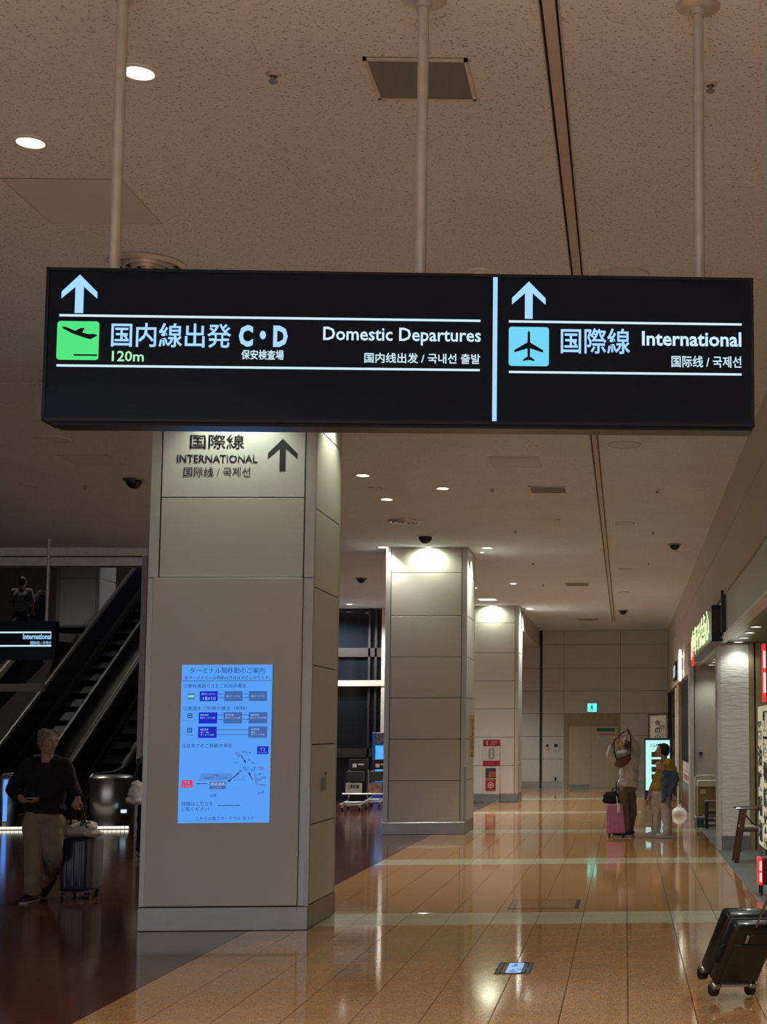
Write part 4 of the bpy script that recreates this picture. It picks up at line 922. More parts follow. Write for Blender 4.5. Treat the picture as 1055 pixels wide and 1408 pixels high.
# emergency cabinet before the third column
Ye = C3[2]-.14; e0, e1_ = at(664.5, 1060, Ye).x, at(688, 1060, Ye).x
def ez(y): return at(676, y, Ye).z
t = thing('emergency_cabinet', 'white emergency phone and defibrillator cabinet with red bands against the farthest column', 'cabinet', ((e0+e1_)/2, Ye, 0))
EW = mat('cabinet_white', (.55, .53, .48), .4); ER = mat('cabinet_red', (.30, .008, .02), .4); EPK = mat('pale_pink_print', (.6, .42, .42), .5)
obj('body', MB().bevbox(e0, e1_-.01, Ye, Ye+.135, .2, ez(1017), .008, 1), EW, t)
obj('steel_foot', MB().box(e0+.01, e1_-.02, Ye+.004, Ye+.13, 0, .2), DSTEEL, t)
obj('red_band', MB().box(e0-.004, e1_-.004, Ye-.006, Ye, ez(1026), ez(1017)), ER, t)
obj('red_band', MB().box(e0-.004, e1_-.004, Ye-.006, Ye, ez(1053.5), ez(1046)), ER, t)
obj('phone_door', MB().box(at(672, 1055, Ye).x, at(680, 1055, Ye).x, Ye-.01, Ye, ez(1043.5), ez(1029.5)), DSTEEL, t)
obj('door_window', MB().box(at(674.5, 1055, Ye).x, at(677.5, 1055, Ye).x, Ye-.014, Ye-.01, ez(1042), ez(1031)), EW, t)
obj('defibrillator_window', MB().box(at(668, 1055, Ye).x, at(682, 1055, Ye).x, Ye-.006, Ye, ez(1070), ez(1056)), mat('dark_window', (.04, .03, .03), .15), t)
obj('defibrillator', MB().bevbox(at(672, 1055, Ye).x, at(681.5, 1055, Ye).x, Ye-.02, Ye-.006, ez(1069), ez(1061), .005, 1), mat('orange_red_case', (.35, .07, .03), .4), t)
obj('red_panel', MB().box(at(668, 1055, Ye).x, at(682, 1055, Ye).x, Ye-.006, Ye, ez(1088), ez(1071)), ER, t)
hx = at(675, 1055, Ye).x; hz = ez(1079.5)
obj('heart_ring', MB().lathe((hx, Ye-.01, hz), [(.05, 0), (.075, 0), (.075, .004), (.05, .004), (.05, 0)], 20, 'y'), EPK, t)
obj('heart_mark', MB().prism([(hx, Ye-.012, hz-.035), (hx+.035, Ye-.012, hz+.005), (hx+.03, Ye-.012, hz+.025), (hx+.012, Ye-.012, hz+.028), (hx, Ye-.012, hz+.014), (hx-.012, Ye-.012, hz+.028), (hx-.03, Ye-.012, hz+.025), (hx-.035, Ye-.012, hz+.005)], (0, .004, 0)), EPK, t)
PEc = Plane((0, Ye-.007, 0), (1, 0, 0), (0, 0, 1))
text('非常電話', PEc, (at(675, 1055, Ye).x, at(684, 1055, Ye).x, ez(1022), ez(1018.5)), EPK, t); text('SOS', PEc, (at(674, 1055, Ye).x, at(680, 1055, Ye).x, ez(1025), ez(1022.8)), EPK, t)
a = MB(); PEc.poly(a, [(at(670, 1055, Ye).x+du, ez(1021.5)+dv) for du, dv in ((-.01, -.06), (.02, -.06), (.015, -.03), (.005, 0), (.015, .03), (.02, .06), (-.01, .06), (-.025, 0))], .003, .003); obj('phone_symbol', a, EPK, t)
text('AED', PEc, (at(670, 1055, Ye).x, at(680, 1055, Ye).x, ez(1073.6), ez(1072)), EPK, t, bold=.02); text('自動体外式除細動器', PEc, (at(669, 1055, Ye).x, at(681, 1055, Ye).x, ez(1087.5), ez(1086)), EPK, t)
text('非常ボタン', PEc, (at(668.5, 1055, Ye).x, at(681, 1055, Ye).x, ez(1051.5), ez(1048)), mat('faint_red_print', (.45, .10, .10), .5), t)
# digital kiosk beside the carts
Yq = 35.2; k0, k1 = at(511.5, 1055, Yq).x, at(533, 1055, Yq).x
def kz(y, Y): return at(520, y, Y).z
t = thing('digital_kiosk', 'blue lit digital kiosk half hidden behind the middle column', 'kiosk', ((k0+k1)/2, Yq, 0))
obj('housing', MB().bevbox(k0, k1+.2, Yq, Yq+.2, 0, kz(1007, Yq), .01, 1), mat('kiosk_navy', (.02, .04, .12), .4, emis=(.01, .04, .2), es=.5), t)
obj('lit_screen', MB().box(k0+.08, k1+.14, Yq-.01, Yq, kz(1075, Yq), kz(1025, Yq)), mat('lit_kiosk_blue', (0, 0, 0), emis=(.05, .45, .95), es=1.0), t)
obj('lit_card', MB().box(k0+.14, k1+.08, Yq-.016, Yq-.01, kz(1042, Yq), kz(1028, Yq)), mat('lit_kiosk_pale', (0, 0, 0), emis=(.15, .45, 1), es=.9), t)
obj('poster_header', MB().box(k0+.08, k1+.14, Yq-.01, Yq, kz(1022, Yq), kz(1008, Yq)), mat('speckled_print', (.16, .16, .18), .5, var=.9, scale=16), t)
# luggage carts
def cart(px0, px1, Y, label, seed, brown=False):
    x0, x1 = at(px0, 1080, Y).x, at(px1, 1080, Y).x; xm_ = (x0+x1)/2
    def z(y): return at((px0+px1)/2, y, Y).z
    t = thing('luggage_cart', label, 'cart', (xm_, Y, 0)); w_ = x1-x0
    CH = STEEL
    obj('push_frame', MB().tube([(x0+.03, Y, .25), (x0+.02, Y, z(1062)), (x0+.08, Y, z(1045)), (x1-.08, Y, z(1045)), (x1-.02, Y, z(1062)), (x1-.03, Y, .25)], .016, 8), CH, t, smooth=True)
    obj('advert_board', MB().bevbox(x0+.02, x1-.02, Y-.03, Y-.005, z(1058), z(1044), .006, 1), BLACK, t)
    obj('advert_print', MB().box(x0+.11, x0+.20, Y-.034, Y-.03, z(1055), z(1050)).box(x0+.23, x1-.12, Y-.034, Y-.03, z(1052), z(1050)), LGREY, t)
    obj('basket', MB().bevbox(x0+.01, x1-.10, Y-.22, Y-.03, z(1074), z(1060), .01, 1), mat('black_basket', (.02, .02, .024), .5), t)
    obj('front_sign', MB().box(x0, x1-.12, Y-.232, Y-.222, z(1092), z(1076)), mat('brown_advert', (.22, .10, .06), .5, var=.5) if brown else mat('pale_grey_advert', (.34, .30, .29), .5), t)
    if not brown: text('2 手荷物', Plane((0, Y-.233, 0), (1, 0, 0), (0, 0, 1)), (x0+.05, x1-.18, z(1084), z(1078)), CHAR, t, bold=.02)
    obj('tray_rail', MB().cyl((x0-.06, Y-.28, z(1091)), (x1-.02, Y-.28, z(1091)), .017), CH, t)
    obj('base_frame', MB().tube([(x0, Y+.1, .2), (x0-.02, Y-.75, .14), (x1-.05, Y-.75, .14), (x1-.02, Y+.1, .2)], .018, 8).cyl((x0, Y-.3, .17), (x1-.04, Y-.3, .17), .014), CH, t, smooth=True)
    for (x, y) in ((x0+.03, Y-.68), (x1-.08, Y-.68), (x0+.03, Y), (x1-.06, Y)):
        wh = obj('caster', MB().cyl((x-.02, y, .055), (x+.02, y, .055), .055, n=16), BLACK, t); obj('fork', MB().box(x-.028, x+.028, y-.02, y+.02, .06, .16), DSTEEL, wh)
    return t
cart(478, 508, 32.6, 'luggage cart at left of the two, with a pale grey advert board', 1)
cart(510, 534, 34.0, 'luggage cart half hidden behind the middle column, with a brown advert board', 2, True)

# ================================================================== PEOPLE
def _ico(sub=2):
    bm = bmesh.new(); bmesh.ops.create_icosphere(bm, subdivisions=sub, radius=1); bm.verts.index_update()
    v = np.array([x.co[:] for x in bm.verts]); f = [tuple(q.index for q in g.verts) for g in bm.faces]; bm.free(); return v, f
ICV, ICF = _ico(2)
class Blob:
    """Overlapping closed forms that the voxel remesh fuses into one continuous skin."""
    def __init__(s): s.m = MB()
    def ball(s, c, r): s.m.add(np.array(c)+ICV*r, ICF); return s
    def ell(s, c, r, R=None):
        v = ICV*np.array(r)
        if R is not None: v = v @ np.array(R).T
        s.m.add(np.array(c)+v, ICF); return s
    def cap(s, a, b, ra, rb=None):
        rb = ra if rb is None else rb; s.ball(a, ra); s.ball(b, rb); s.m.cyl(a, b, ra, rb, n=16); return s
    def chain(s, *pr):
        for (a, ra), (b, rb) in zip(pr, pr[1:]): s.cap(a, b, ra, rb)
        return s
    def build(s, name, m, parent, vox=.010, smooth=6, fold=0., fscale=.1, label=None):
        me = bpy.data.meshes.new(name); me.from_pydata([tuple(v) for v in s.m.v], [], s.m.f)
        o = bpy.data.objects.new(name, me); COL.objects.link(o)
        md = o.modifiers.new('r', 'REMESH'); md.mode = 'VOXEL'; md.voxel_size = vox
        if smooth: md = o.modifiers.new('s', 'SMOOTH'); md.factor = .5; md.iterations = smooth
        if fold:
            tx = bpy.data.textures.new('folds', 'CLOUDS'); tx.noise_scale = fscale; tx.noise_depth = 1
            md = o.modifiers.new('d', 'DISPLACE'); md.texture = tx; md.strength = fold; md.mid_level = .5
        dg = bpy.context.evaluated_depsgraph_get(); m2 = bpy.data.meshes.new_from_object(o.evaluated_get(dg))
        bpy.data.objects.remove(o); bpy.data.meshes.remove(me)
        m2.polygons.foreach_set('use_smooth', [True]*len(m2.polygons)); m2.materials.clear(); m2.materials.append(m); m2.name = name
        o = bpy.data.objects.new(name, m2); COL.objects.link(o); o.parent = parent
        if label: o['label'] = label
        return o
V = Vector
def lobj(name, mb, m, parent, smooth=False):      # vertices already relative to the thing
    return obj(name, None, m, parent, mesh=mb.mesh(name, (0, 0, 0), smooth))
def frame_of(F, U=(0, 0, 1)):
    F = V(F).normalized(); Rr = F.cross(V(U)).normalized(); Uu = Rr.cross(F); return F, Rr, Uu
def head(b, c, F, U=(0, 0, 1), s=1.0):
    """Skull, jaw, nose, lips, brow and ears round centre c, face towards F. Head height 0.225*s."""
    F, R_, U = frame_of(F, U); c = V(c)
    M = np.array([R_, F, U]).T
    b.ell(c+U*.025*s, (.074*s, .092*s, .088*s), M)
    b.ell(c+F*.022*s-U*.045*s, (.056*s, .066*s, .066*s), M)
    b.ell(c+F*.055*s-U*.088*s, (.028*s, .026*s, .024*s), M)
    b.cap(c+F*.088*s+U*.012*s, c+F*.112*s-U*.026*s, .009*s, .014*s)
    b.cap(c+F*.090*s-U*.030*s+R_*.012*s, c+F*.090*s-U*.030*s-R_*.012*s, .010*s)
    b.cap(c+F*.082*s+U*.024*s+R_*.03*s, c+F*.082*s+U*.024*s-R_*.03*s, .012*s)
    b.cap(c+F*.086*s-U*.055*s+R_*.016*s, c+F*.086*s-U*.055*s-R_*.016*s, .009*s)
    for k in (-1, 1):
        b.ell(c+R_*k*.076*s-F*.004*s-U*.004*s, (.010*s, .018*s, .032*s), M)
        b.ell(c+R_*k*.040*s+F*.066*s-U*.018*s, (.022*s, .020*s, .022*s), M)
    return F, R_, U
def face_parts(t, c, F, U=(0, 0, 1), s=1.0, brow=True):
    F, R_, U = frame_of(F, U); c = V(c)
    for k in (-1, 1):
        e = lobj('eye', MB().lathe((0, 0, 0), [(0, -.010), (.007, -.007), (.010, 0), (.007, .007), (0, .010)], 10), EYE, t, smooth=True)
        e.location = c+R_*k*.031*s+F*.082*s+U*.008*s
        p = lobj('pupil', MB().lathe((0, 0, 0), [(0, -.005), (.005, 0), (0, .005)], 8), BLACK, e); p.location = F*.0075
        if brow: 
            m = MB().tube([c+R_*k*.018*s+F*.096*s+U*.028*s, c+R_*k*.034*s+F*.092*s+U*.034*s, c+R_*k*.050*s+F*.080*s+U*.028*s], .0035, 6); lobj('eyebrow', m, HAIRD, t)
    mo = MB().tube([c+R_*.020*s+F*.090*s-U*.056*s, c+F*.098*s-U*.055*s, c-R_*.020*s+F*.090*s-U*.056*s], .005, 6); lobj('lips', mo, LIPS, t)
def hand(b, w, D, N, side, curl=.5, s=1.0, thumb=.6):
    """Palm from wrist w along D, palm faces N; side=+1 puts the thumb on D x N. Four unequal curled fingers and a thumb."""
    D = V(D).normalized(); N = (V(N)-D*V(N).dot(D)).normalized(); T = D.cross(N)*side; w = V(w)
    for k in (-1, -.33, .33, 1): b.cap(w+D*.012*s+T*k*.014*s, w+D*.080*s+T*k*.030*s, .014*s, .012*s)
    for k, ln in ((1, .068), (.33, .078), (-.33, .072), (-1, .056)):
        p = w+D*.085*s+T*k*.031*s; a = 0; r = .0088*s
        for q, fr in enumerate((.42, .33, .25)):
            a += curl*(.8 if q == 0 else 1.0); d = D*math.cos(a)+N*math.sin(a)+T*k*.05
            p2 = p+d.normalized()*ln*fr*s*1.1; b.cap(p, p2, r, r*.92); p = p2; r *= .92
    p = w+D*.022*s+T*.022*s; d1 = (T*.8+D*.6+N*.25).normalized(); d2 = (D*.8+T*.25+N*(.3+thumb*.5)).normalized()
    b.cap(p, p+d1*.040*s, .014*s, .011*s); b.cap(p+d1*.040*s, p+d1*.040*s+d2*.034*s, .011*s, .009*s)
SKIN = mat('warm_skin', (.42, .22, .15), .55, var=.06, bump=.05, bscale=80)
SKIN2 = mat('light_skin', (.55, .33, .23), .55, var=.06, bump=.05, bscale=80)
EYE = mat('eye_white', (.6, .58, .55), .2); LIPS = mat('lips', (.32, .10, .08), .5)
HAIRD = mat('dark_hair', (.015, .010, .008), .45, var=.4, scale=60); HAIRG = mat('grey_hair', (.19, .18, .18), .6, var=.4, scale=70, bump=.4, bscale=90)
def cloth(name, col, **k): return mat(name, col, .85, var=.12, scale=8, bump=.25, bscale=140, **k)

# ---- man walking with a suitcase (lower left)
Y0 = 15.0; root = G(60, 1237); root = V((root.x, Y0, 0))
def P(px, py, dy=0.): return at(px, py, Y0+dy)-root
t = man = thing('person', 'grey-haired person in a black sweater and khaki trousers walking with a suitcase', 'person', root)
b = Blob(); hc = P(66, 1021, -.02); HF = (.80, -.60, -.05)
head(b, hc, HF, (0, .05, 1), 1.06)
neck = P(66, 1043)
b.chain((hc-V((0, 0, .05))+V((-.02, .02, 0)), .055), (neck, .062), (P(64, 1052, .02), .075))
chest = P(64, 1070, .0); waist = P(62, 1102); hip = P(60, 1117)
b.ell(chest, (.19, .12, .19)); b.ell(waist, (.17, .12, .16)); b.ell(hip, (.175, .125, .11))
shA, shB = P(38, 1053, .02), P(89, 1051, .0)
b.cap(shA, shB, .05, .05); b.cap(P(56, 1048, .02), P(72, 1048, .02), .045)
elA, wrA = P(16, 1086, .0), P(33, 1101, -.18)
elB, wrB = P(101, 1079, .02), P(107, 1097, -.10)
b.chain((shA, .050), (elA, .042), (wrA, .029)); b.chain((shB, .050), (elB, .041), (wrB, .029))
hand(b, wrA, (.92, -.30, -.12), (0, .2, 1), -1, .35, 1.0); hand(b, wrB, (-.25, -.10, -.95), (.2, .9, 0), 1, .95, 1.0)
kneeA, ankA = P(46, 1178, -.06), P(45, 1228, -.02); kneeB, ankB = P(74, 1172, -.02), P(71, 1204, .33)
b.chain((P(49, 1123), .095), (kneeA, .062), (ankA, .042)); b.chain((P(72, 1123), .095), (kneeB, .062), (ankB, .042))
b.cap(ankA, ankA+V((-.01, -.12, -.045)), .04, .035); b.cap(ankB, ankB+V((-.03, -.10, -.08)), .04, .035)
b.build('body', SKIN, t, .0075, 3)
face_parts(t, hc, HF, (0, .05, 1), 1.06)
h = Blob(); F, R_, U = frame_of(HF, (0, .05, 1)); M = np.array([R_, F, U]).T
h.ell(hc+U*.050-F*.018, (.090, .104, .088), M); h.ell(hc-F*.055+U*.005, (.082, .062, .095), M)
for k in (-1, 1): h.ell(hc+R_*k*.072+U*.035+F*.0, (.020, .050, .050), M)
for i in range(26):
    a = i*2.4; rr = .055+.04*((i*37) % 10)/10; h.ball(hc+U*(.09+.03*math.cos(i))+R_*math.cos(a)*rr-F*(.02+math.sin(a)*rr*.9), .022)
h.build('hair', HAIRG, t, .008, 2, .012, .03)
c = Blob(); KN = cloth('black_knit', (.007, .0075, .011))
c.ell(P(64, 1072), (.215, .145, .20)); c.ell(P(63, 1095), (.205, .15, .17)); c.ell(P(64, 1112), (.20, .15, .085)); c.cap(P(42, 1056, .02), P(86, 1054), .075, .075); c.cap(P(50, 1049, .03), P(78, 1048, .03), .074, .074)
c.chain((shA, .074), (P(24, 1074), .070), (elA, .064), (P(29, 1099, -.12), .048)); c.chain((shB, .072), (elB, .060), (P(107, 1093, -.08), .044))
c.chain((P(52, 1048, .05), .05), (P(66, 1043, .10), .045), (P(80, 1048, .05), .05)); c.cap(P(50, 1049, .0), P(60, 1062, -.09), .035); c.cap(P(80, 1049, .0), P(68, 1064, -.10), .035)
c.build('sweater', KN, t, .010, 4, .02, .12)
tr = Blob(); KH = cloth('khaki_cotton', (.26, .21, .145))
tr.ell(P(60, 1122), (.185, .135, .10)); tr.chain((P(48, 1130), .115), (kneeA+V((0, 0, .02)), .092), (P(46, 1224, -.03), .078)); tr.chain((P(74, 1130), .115), (kneeB, .090), (P(71, 1199, .28), .074))
tr.build('trousers', KH, t, .010, 5, .035, .11)
SH = mat('black_shoe_leather', (.01, .01, .011), .35); SOLE = mat('white_sole', (.5, .5, .48), .5)
f = Blob(); f.chain((V((ankA.x, ankA.y+.05, .045)), .045), (V((ankA.x-.01, ankA.y-.08, .045)), .045), (V((ankA.x-.02, ankA.y-.17, .035)), .034)); f.ball(V((ankA.x, ankA.y+.01, .09)), .05)
sh = f.build('shoe', SH, t, .008, 3); lobj('sole', MB().bevbox(ankA.x-.055, ankA.x+.04, ankA.y-.21, ankA.y+.09, -.0, .018, .006, 1), SOLE, sh)
f = Blob(); q0 = ankB+V((0, .06, -.02)); q1 = V((ankB.x-.03, ankB.y-.10, .045)); f.chain((q0, .045), ((q0+q1)/2, .047), (q1, .036)); f.ball(ankB, .045)
sh = f.build('shoe', SH, t, .008, 3)
# phone in his right hand
ph = wrA+V((.10, -.06, .028)); tt = thing('smartphone', 'smartphone held flat in the walking person\'s hand', 'phone', root+ph)
lobj('body', MB().bevbox(-.045, .06, -.035, .035, -.004, .005, .003, 1), mat('phone_white', (.6, .6, .6), .3), tt); lobj('display', MB().box(-.038, .053, -.030, .030, .005, .0055), GLASSD, tt)
# suitcase and bag
Yc = 15.15
def Q(px, py, dy=0.): return at(px, py, Yc+dy)
xa, xb_, xc = Q(83, 1200).x, Q(119, 1200).x, Q(141, 1200, .3).x
zt4 = Q(100, 1153).z; zb4 = .075
t = thing('suitcase', 'navy upright hard suitcase with grey side rolling beside the walking person', 'suitcase', ((xa+xc)/2, Yc, 0))
NB = mat('navy_shell', (.010, .016, .050), .35, .0, coat=.2); GB = mat('grey_shell_side', (.085, .088, .09), .45)
a_ = math.atan2(.30, xc-xb_)
sh = MB().bevbox(xa, xb_, Yc-.02, Yc+.34, zb4, zt4, .03, 3); obj('front_shell', sh, NB, t, smooth=True)
obj('side_shell', MB().bevbox(xb_-.03, xc, Yc-.0, Yc+.33, zb4+.01, zt4-.005, .03, 3), GB, t, smooth=True)
for k in (.22, .5, .78): obj('shell_rib', MB().bevbox(xa+(xb_-xa)*k-.012, xa+(xb_-xa)*k+.012, Yc-.028, Yc-.015, zb4+.05, zt4-.05, .005, 1), NB, t)
for (x, y) in ((xa+.03, Yc+.01), (xb_+.0, Yc+.01), (xc-.03, Yc+.02), (xa+.05, Yc+.30), (xc-.05, Yc+.31)):
    wh = obj('wheel', MB().cyl((x-.014, y, .035), (x+.014, y, .035), .035, n=16), BLACK, t); obj('wheel_fork', MB().box(x-.02, x+.02, y-.014, y+.014, .035, .09), BLACK, wh)
hx0, hx1, hz = Q(97, 1108).x, Q(107, 1108).x, Q(100, 1112).z
obj('telescopic_handle', MB().tube([(hx0-.02, Yc+.16, zt4-.01), (hx0-.02, Yc+.16, hz), (hx0, Yc+.16, hz+.02), (hx1, Yc+.16, hz+.02), (hx1+.02, Yc+.16, hz), (hx1+.02, Yc+.16, zt4-.01)], .009, 8), BLACK, t, smooth=True)
t = thing('tote_bag', 'off-white soft bag with black handles lying on the navy suitcase', 'bag', (Q(112, 1152).x, Yc+.1, zt4))
def T_(px, py, dy=0.): return at(px, py, Yc+.1+dy)-V(t.location)
c = Blob(); c.ell(T_(108, 1141), (.155, .14, .082)); c.ell(T_(118, 1138), (.12, .13, .07)); c.ell(T_(128, 1146), (.10, .11, .040)); c.ell(T_(97, 1143), (.10, .12, .065)); c.cap(T_(132, 1147), T_(140, 1148), .022, .014)
c.ell(T_(100, 1131), (.06, .06, .03)); c.build('cloth', cloth('offwhite_canvas', (.52, .48, .40)), t, .008, 3, .03, .07)
lobj('handle', MB().tube([T_(97, 1134, -.1), T_(99, 1116, -.12), T_(103, 1103, -.18), T_(110, 1105, -.14), T_(115, 1118, -.12), T_(117, 1132, -.1)], .011, 8), BLACK, t, smooth=True)
lobj('handle', MB().tube([T_(102, 1132, .05), T_(105, 1115, -.02), T_(108, 1106, -.08), T_(112, 1118, 0), T_(112, 1131, .05)], .010, 8), BLACK, t, smooth=True)
PT = Plane(V(t.location)+V((0, -.165, 0)), (1, 0, -.35), (0.25, .35, 1))
text('B C', PT, (PT.uv(113, 1133)[0], PT.uv(127, 1133)[0], PT.uv(113, 1137)[1], PT.uv(113, 1127)[1]), CHAR, t, d=.02, bold=.05)

# ---- standing man with arms raised, and the woman in mustard
Y0 = 23.6; root = G(856, 1149); root = V((root.x, Y0, 0))
t = thing('person', 'person in a white shirt and brown trousers lifting a brown shoulder bag strap', 'person', root)
b = Blob(); hc = P(863, 1013, .02); HF = (-.45, .25, .45); HU = (.35, -.1, .85)
hc = P(861, 1022, .0)
head(b, hc, HF, HU, .98)
b.chain((hc-V((-.01, 0, .07)), .052), (P(864, 1033, .02), .06))
b.ell(P(865, 1048, 0), (.165, .115, .17)); b.ell(P(863, 1062), (.135, .10, .15)); b.ell(P(862, 1080), (.12, .09, .11))
shA, shB = P(853, 1038, -.08), P(875, 1037, .10)
b.cap(shA, shB, .055)
elA, wrA = P(839, 1037, -.14), P(842, 1022, -.16); elB, wrB = P(870, 1019, -.05), P(864, 1006, -.12)
b.chain((shA, .052), (elA, .040), (wrA, .028)); b.chain((shB, .052), (elB, .042), (wrB, .030))
hand(b, wrA, (.15, -.1, 1), (1, 0, 0), -1, .9, .95); hand(b, wrB, (-.25, -.1, 1), (-1, -.2, 0), 1, .7, .95)
kA, aA = P(858, 1116, -.06), P(860, 1142, -.10); kB, aB = P(867, 1114, .10), P(865, 1142, .08)
b.chain((P(858, 1088, -.04), .07), (kA, .058), (aA, .040)); b.chain((P(866, 1088, .05), .07), (kB, .058), (aB, .040))
b.cap(aA, aA+V((-.10, -.02, -.03)), .036, .03); b.cap(aB, aB+V((-.10, -.02, -.03)), .036, .03)
b.build('body', SKIN, t, .008, 3); face_parts(t, hc, HF, HU, .98)
h = Blob(); F, R_, U = frame_of(HF, HU); M = np.array([R_, F, U]).T
h.ell(hc+U*.045-F*.022, (.082, .092, .080), M); h.ell(hc-F*.050, (.076, .055, .085), M); h.build('hair', cloth('greying_hair', (.10, .08, .07)), t, .008, 3, .01, .03)
LIN = cloth('white_linen', (.56, .54, .53)); c = Blob()
c.ell(P(865, 1048), (.19, .14, .18)); c.ell(P(865, 1064), (.175, .135, .16)); c.ell(P(863, 1077), (.18, .14, .11)); c.ell(P(869, 1078, .05), (.12, .12, .15))
c.cap(shA, shB, .072); c.chain((shA, .075), (P(844, 1041, -.12), .070), (elA, .062), (P(840, 1028, -.15), .046)); c.chain((shB, .078), (P(874, 1026, .0), .070), (elB, .058), (P(866, 1012, -.10), .045))
c.chain((P(858, 1034, .06), .04), (P(868, 1032, .1), .04)); c.build('shirt', LIN, t, .010, 4, .035, .10)
tr = Blob(); tr.ell(P(862, 1084), (.165, .13, .11)); tr.chain((P(857, 1092, -.05), .105), (P(859, 1116, -.06), .085), (P(861, 1140, -.09), .070)); tr.chain((P(866, 1092, .06), .105), (P(869, 1114, .10), .085), (P(866, 1140, .08), .070))
tr.build('trousers', cloth('brown_grey_trousers', (.155, .115, .085)), t, .010, 4, .03, .1)
NV = mat('navy_sneaker', (.012, .014, .035), .5)
for aa in (aA, aB):
    f = Blob(); f.chain((V((aa.x+.05, aa.y, .055)), .045), (V((aa.x-.08, aa.y-.01, .055)), .045), (V((aa.x-.17, aa.y-.02, .042)), .034)); f.ball(V((aa.x+.01, aa.y, .09)), .05)
    sh = f.build('shoe', NV, t, .008, 3); lobj('sole', MB().bevbox(aa.x-.21, aa.x+.10, aa.y-.055, aa.y+.045, 0, .028, .008, 1), SOLE, sh)
t = thing('shoulder_bag', 'brown leather shoulder bag hanging from the lifted strap at the person\'s chest', 'bag', root+P(856, 1050, -.24))
def B_(px, py, dy=-.22): return at(px, py, Y0+dy)-V(t.location)
c = Blob(); c.cap(B_(849, 1051), B_(864, 1043), .045, .05); c.cap(B_(850, 1046), B_(865, 1039), .035, .03); c.cap(B_(853, 1052), B_(862, 1047), .045)
c.build('pouch', mat('brown_leather', (.12, .045, .018), .45, var=.2), t, .008, 3)
lobj('strap', MB().tube([B_(848, 1045), B_(845, 1032), B_(845, 1018), B_(856, 1008, -.20), B_(864, 1003, -.20), B_(868, 1015, -.20), B_(867, 1040)], .010, 6), mat('dark_strap', (.02, .012, .01), .5), t, smooth=True)
# pink suitcase with a black bag on top
Yc = 23.5; Q_ = lambda px, py, dy=0.: at(px, py, Yc+dy)
xa, xb_ = Q_(834, 1120).x, Q_(861, 1120).x; xt = Q_(853, 1105).x; zt5 = Q_(845, 1105).z
t = thing('suitcase', 'pink hard suitcase standing beside the person with raised arms', 'suitcase', ((xa+xb_)/2, Yc, 0))
PK = mat('pink_shell', (.52, .17, .36), .4, coat=.2)
m = MB().bevbox(-(xb_-xa)/2, (xb_-xa)/2, -.11, .13, .06, zt5, .03, 3)
m.v = [(x if x < 0 else x*(1-.30*(z-.06)/(zt5-.06)), y, z) for x, y, z in m.v]
o = obj('shell', m, PK, t, smooth=True, mesh=m.mesh('shell', (0, 0, 0), True))
for k in (-.09, -.03, .03): o = obj('shell_groove', None, PK, t, mesh=MB().bevbox(k-.006, k+.006, -.117, -.105, .12, zt5-.06, .002, 1).mesh('shell_groove'))
for (x, y) in ((-.11, -.08), (.11, -.08), (-.11, .10), (.11, .10)):
    wh = obj('wheel', None, BLACK, t, mesh=MB().cyl((x-.014, y, .03), (x+.014, y, .03), .03, n=14).box(x-.02, x+.02, y-.012, y+.012, .03, .07).mesh('wheel'))
obj('telescopic_handle', None, BLACK, t, mesh=MB().tube([(.0, .06, zt5-.02), (.0, .06, zt5+.33), (.02, .06, zt5+.35), (.09, .06, zt5+.35), (.11, .06, zt5+.33), (.11, .06, zt5-.02)], .009, 8).mesh('telescopic_handle'))
obj('luggage_tag', None, WHITE, t, mesh=MB().box(.015, .06, -.125, -.118, zt5-.14, zt5+.01).tube([(.02, -.12, zt5+.0), (.01, -.05, zt5+.12)], .006, 6).mesh('luggage_tag'))
t = thing('travel_bag', 'black soft bag resting on top of the pink suitcase', 'bag', (Q_(841, 1098).x, Yc-.01, zt5))
bb_ = lambda px, py, dy=0.: Q_(px, py, dy)-V(t.location)
c = Blob(); c.cap(bb_(833, 1100), bb_(846, 1101), .055, .05); c.cap(bb_(833, 1094), bb_(847, 1094), .045, .045); c.cap(bb_(834, 1091), bb_(845, 1090), .03); c.build('pouch', mat('black_nylon', (.008, .008, .009), .7), t, .008, 3, .015, .05)
obj('handle', None, BLACK, t, mesh=MB().tube([bb_(841, 1090), bb_(843, 1084), bb_(849, 1083), bb_(853, 1087), bb_(852, 1098)], .012, 6).mesh('handle'))

Y0 = 23.3; root = G(905, 1153); root = V((root.x, Y0, 0))
t = woman = thing('person', 'person in a mustard blouse and white trousers carrying a denim jacket', 'person', root)
b = Blob(); hc = P(911, 1032, 0); HF = (-.97, -.15, .12)
head(b, hc, HF, (0, 0, 1), .96)
b.chain((hc+V((.02, 0, -.06)), .046), (P(914, 1046, .01), .052))
b.ell(P(915, 1056), (.135, .125, .14)); b.ell(P(911, 1072), (.11, .11, .15)); b.ell(P(909, 1090), (.11, .10, .10))
shA, shB = P(921, 1049, -.12), P(911, 1049, .13)
b.cap(shA, shB, .05)
elA, wrA = P(925, 1066, -.16), P(911, 1056, -.26); elB, wrB = P(901, 1075, .16), P(892, 1098, .08)
b.chain((shA, .047), (elA, .038), (wrA, .026)); b.chain((shB, .047), (elB, .036), (wrB, .026))
hand(b, wrA, (-.8, .0, .55), (-.3, .6, .5), 1, .45, .9); hand(b, wrB, (-.08, 0, -1), (0, .6, .0), -1, 1.0, .9)
kA, aA = P(917, 1120, -.08), P(918, 1146, -.10); kB, aB = P(903, 1120, .10), P(902, 1147, .10)
b.chain((P(913, 1098, -.05), .07), (kA, .056), (aA, .038)); b.chain((P(905, 1098, .06), .07), (kB, .056), (aB, .038))
for aa in (aA, aB): b.cap(aa, aa+V((-.09, -.02, -.03)), .034, .028)
b.build('body', SKIN2, t, .0075, 3); face_parts(t, hc, HF, (0, 0, 1), .96)
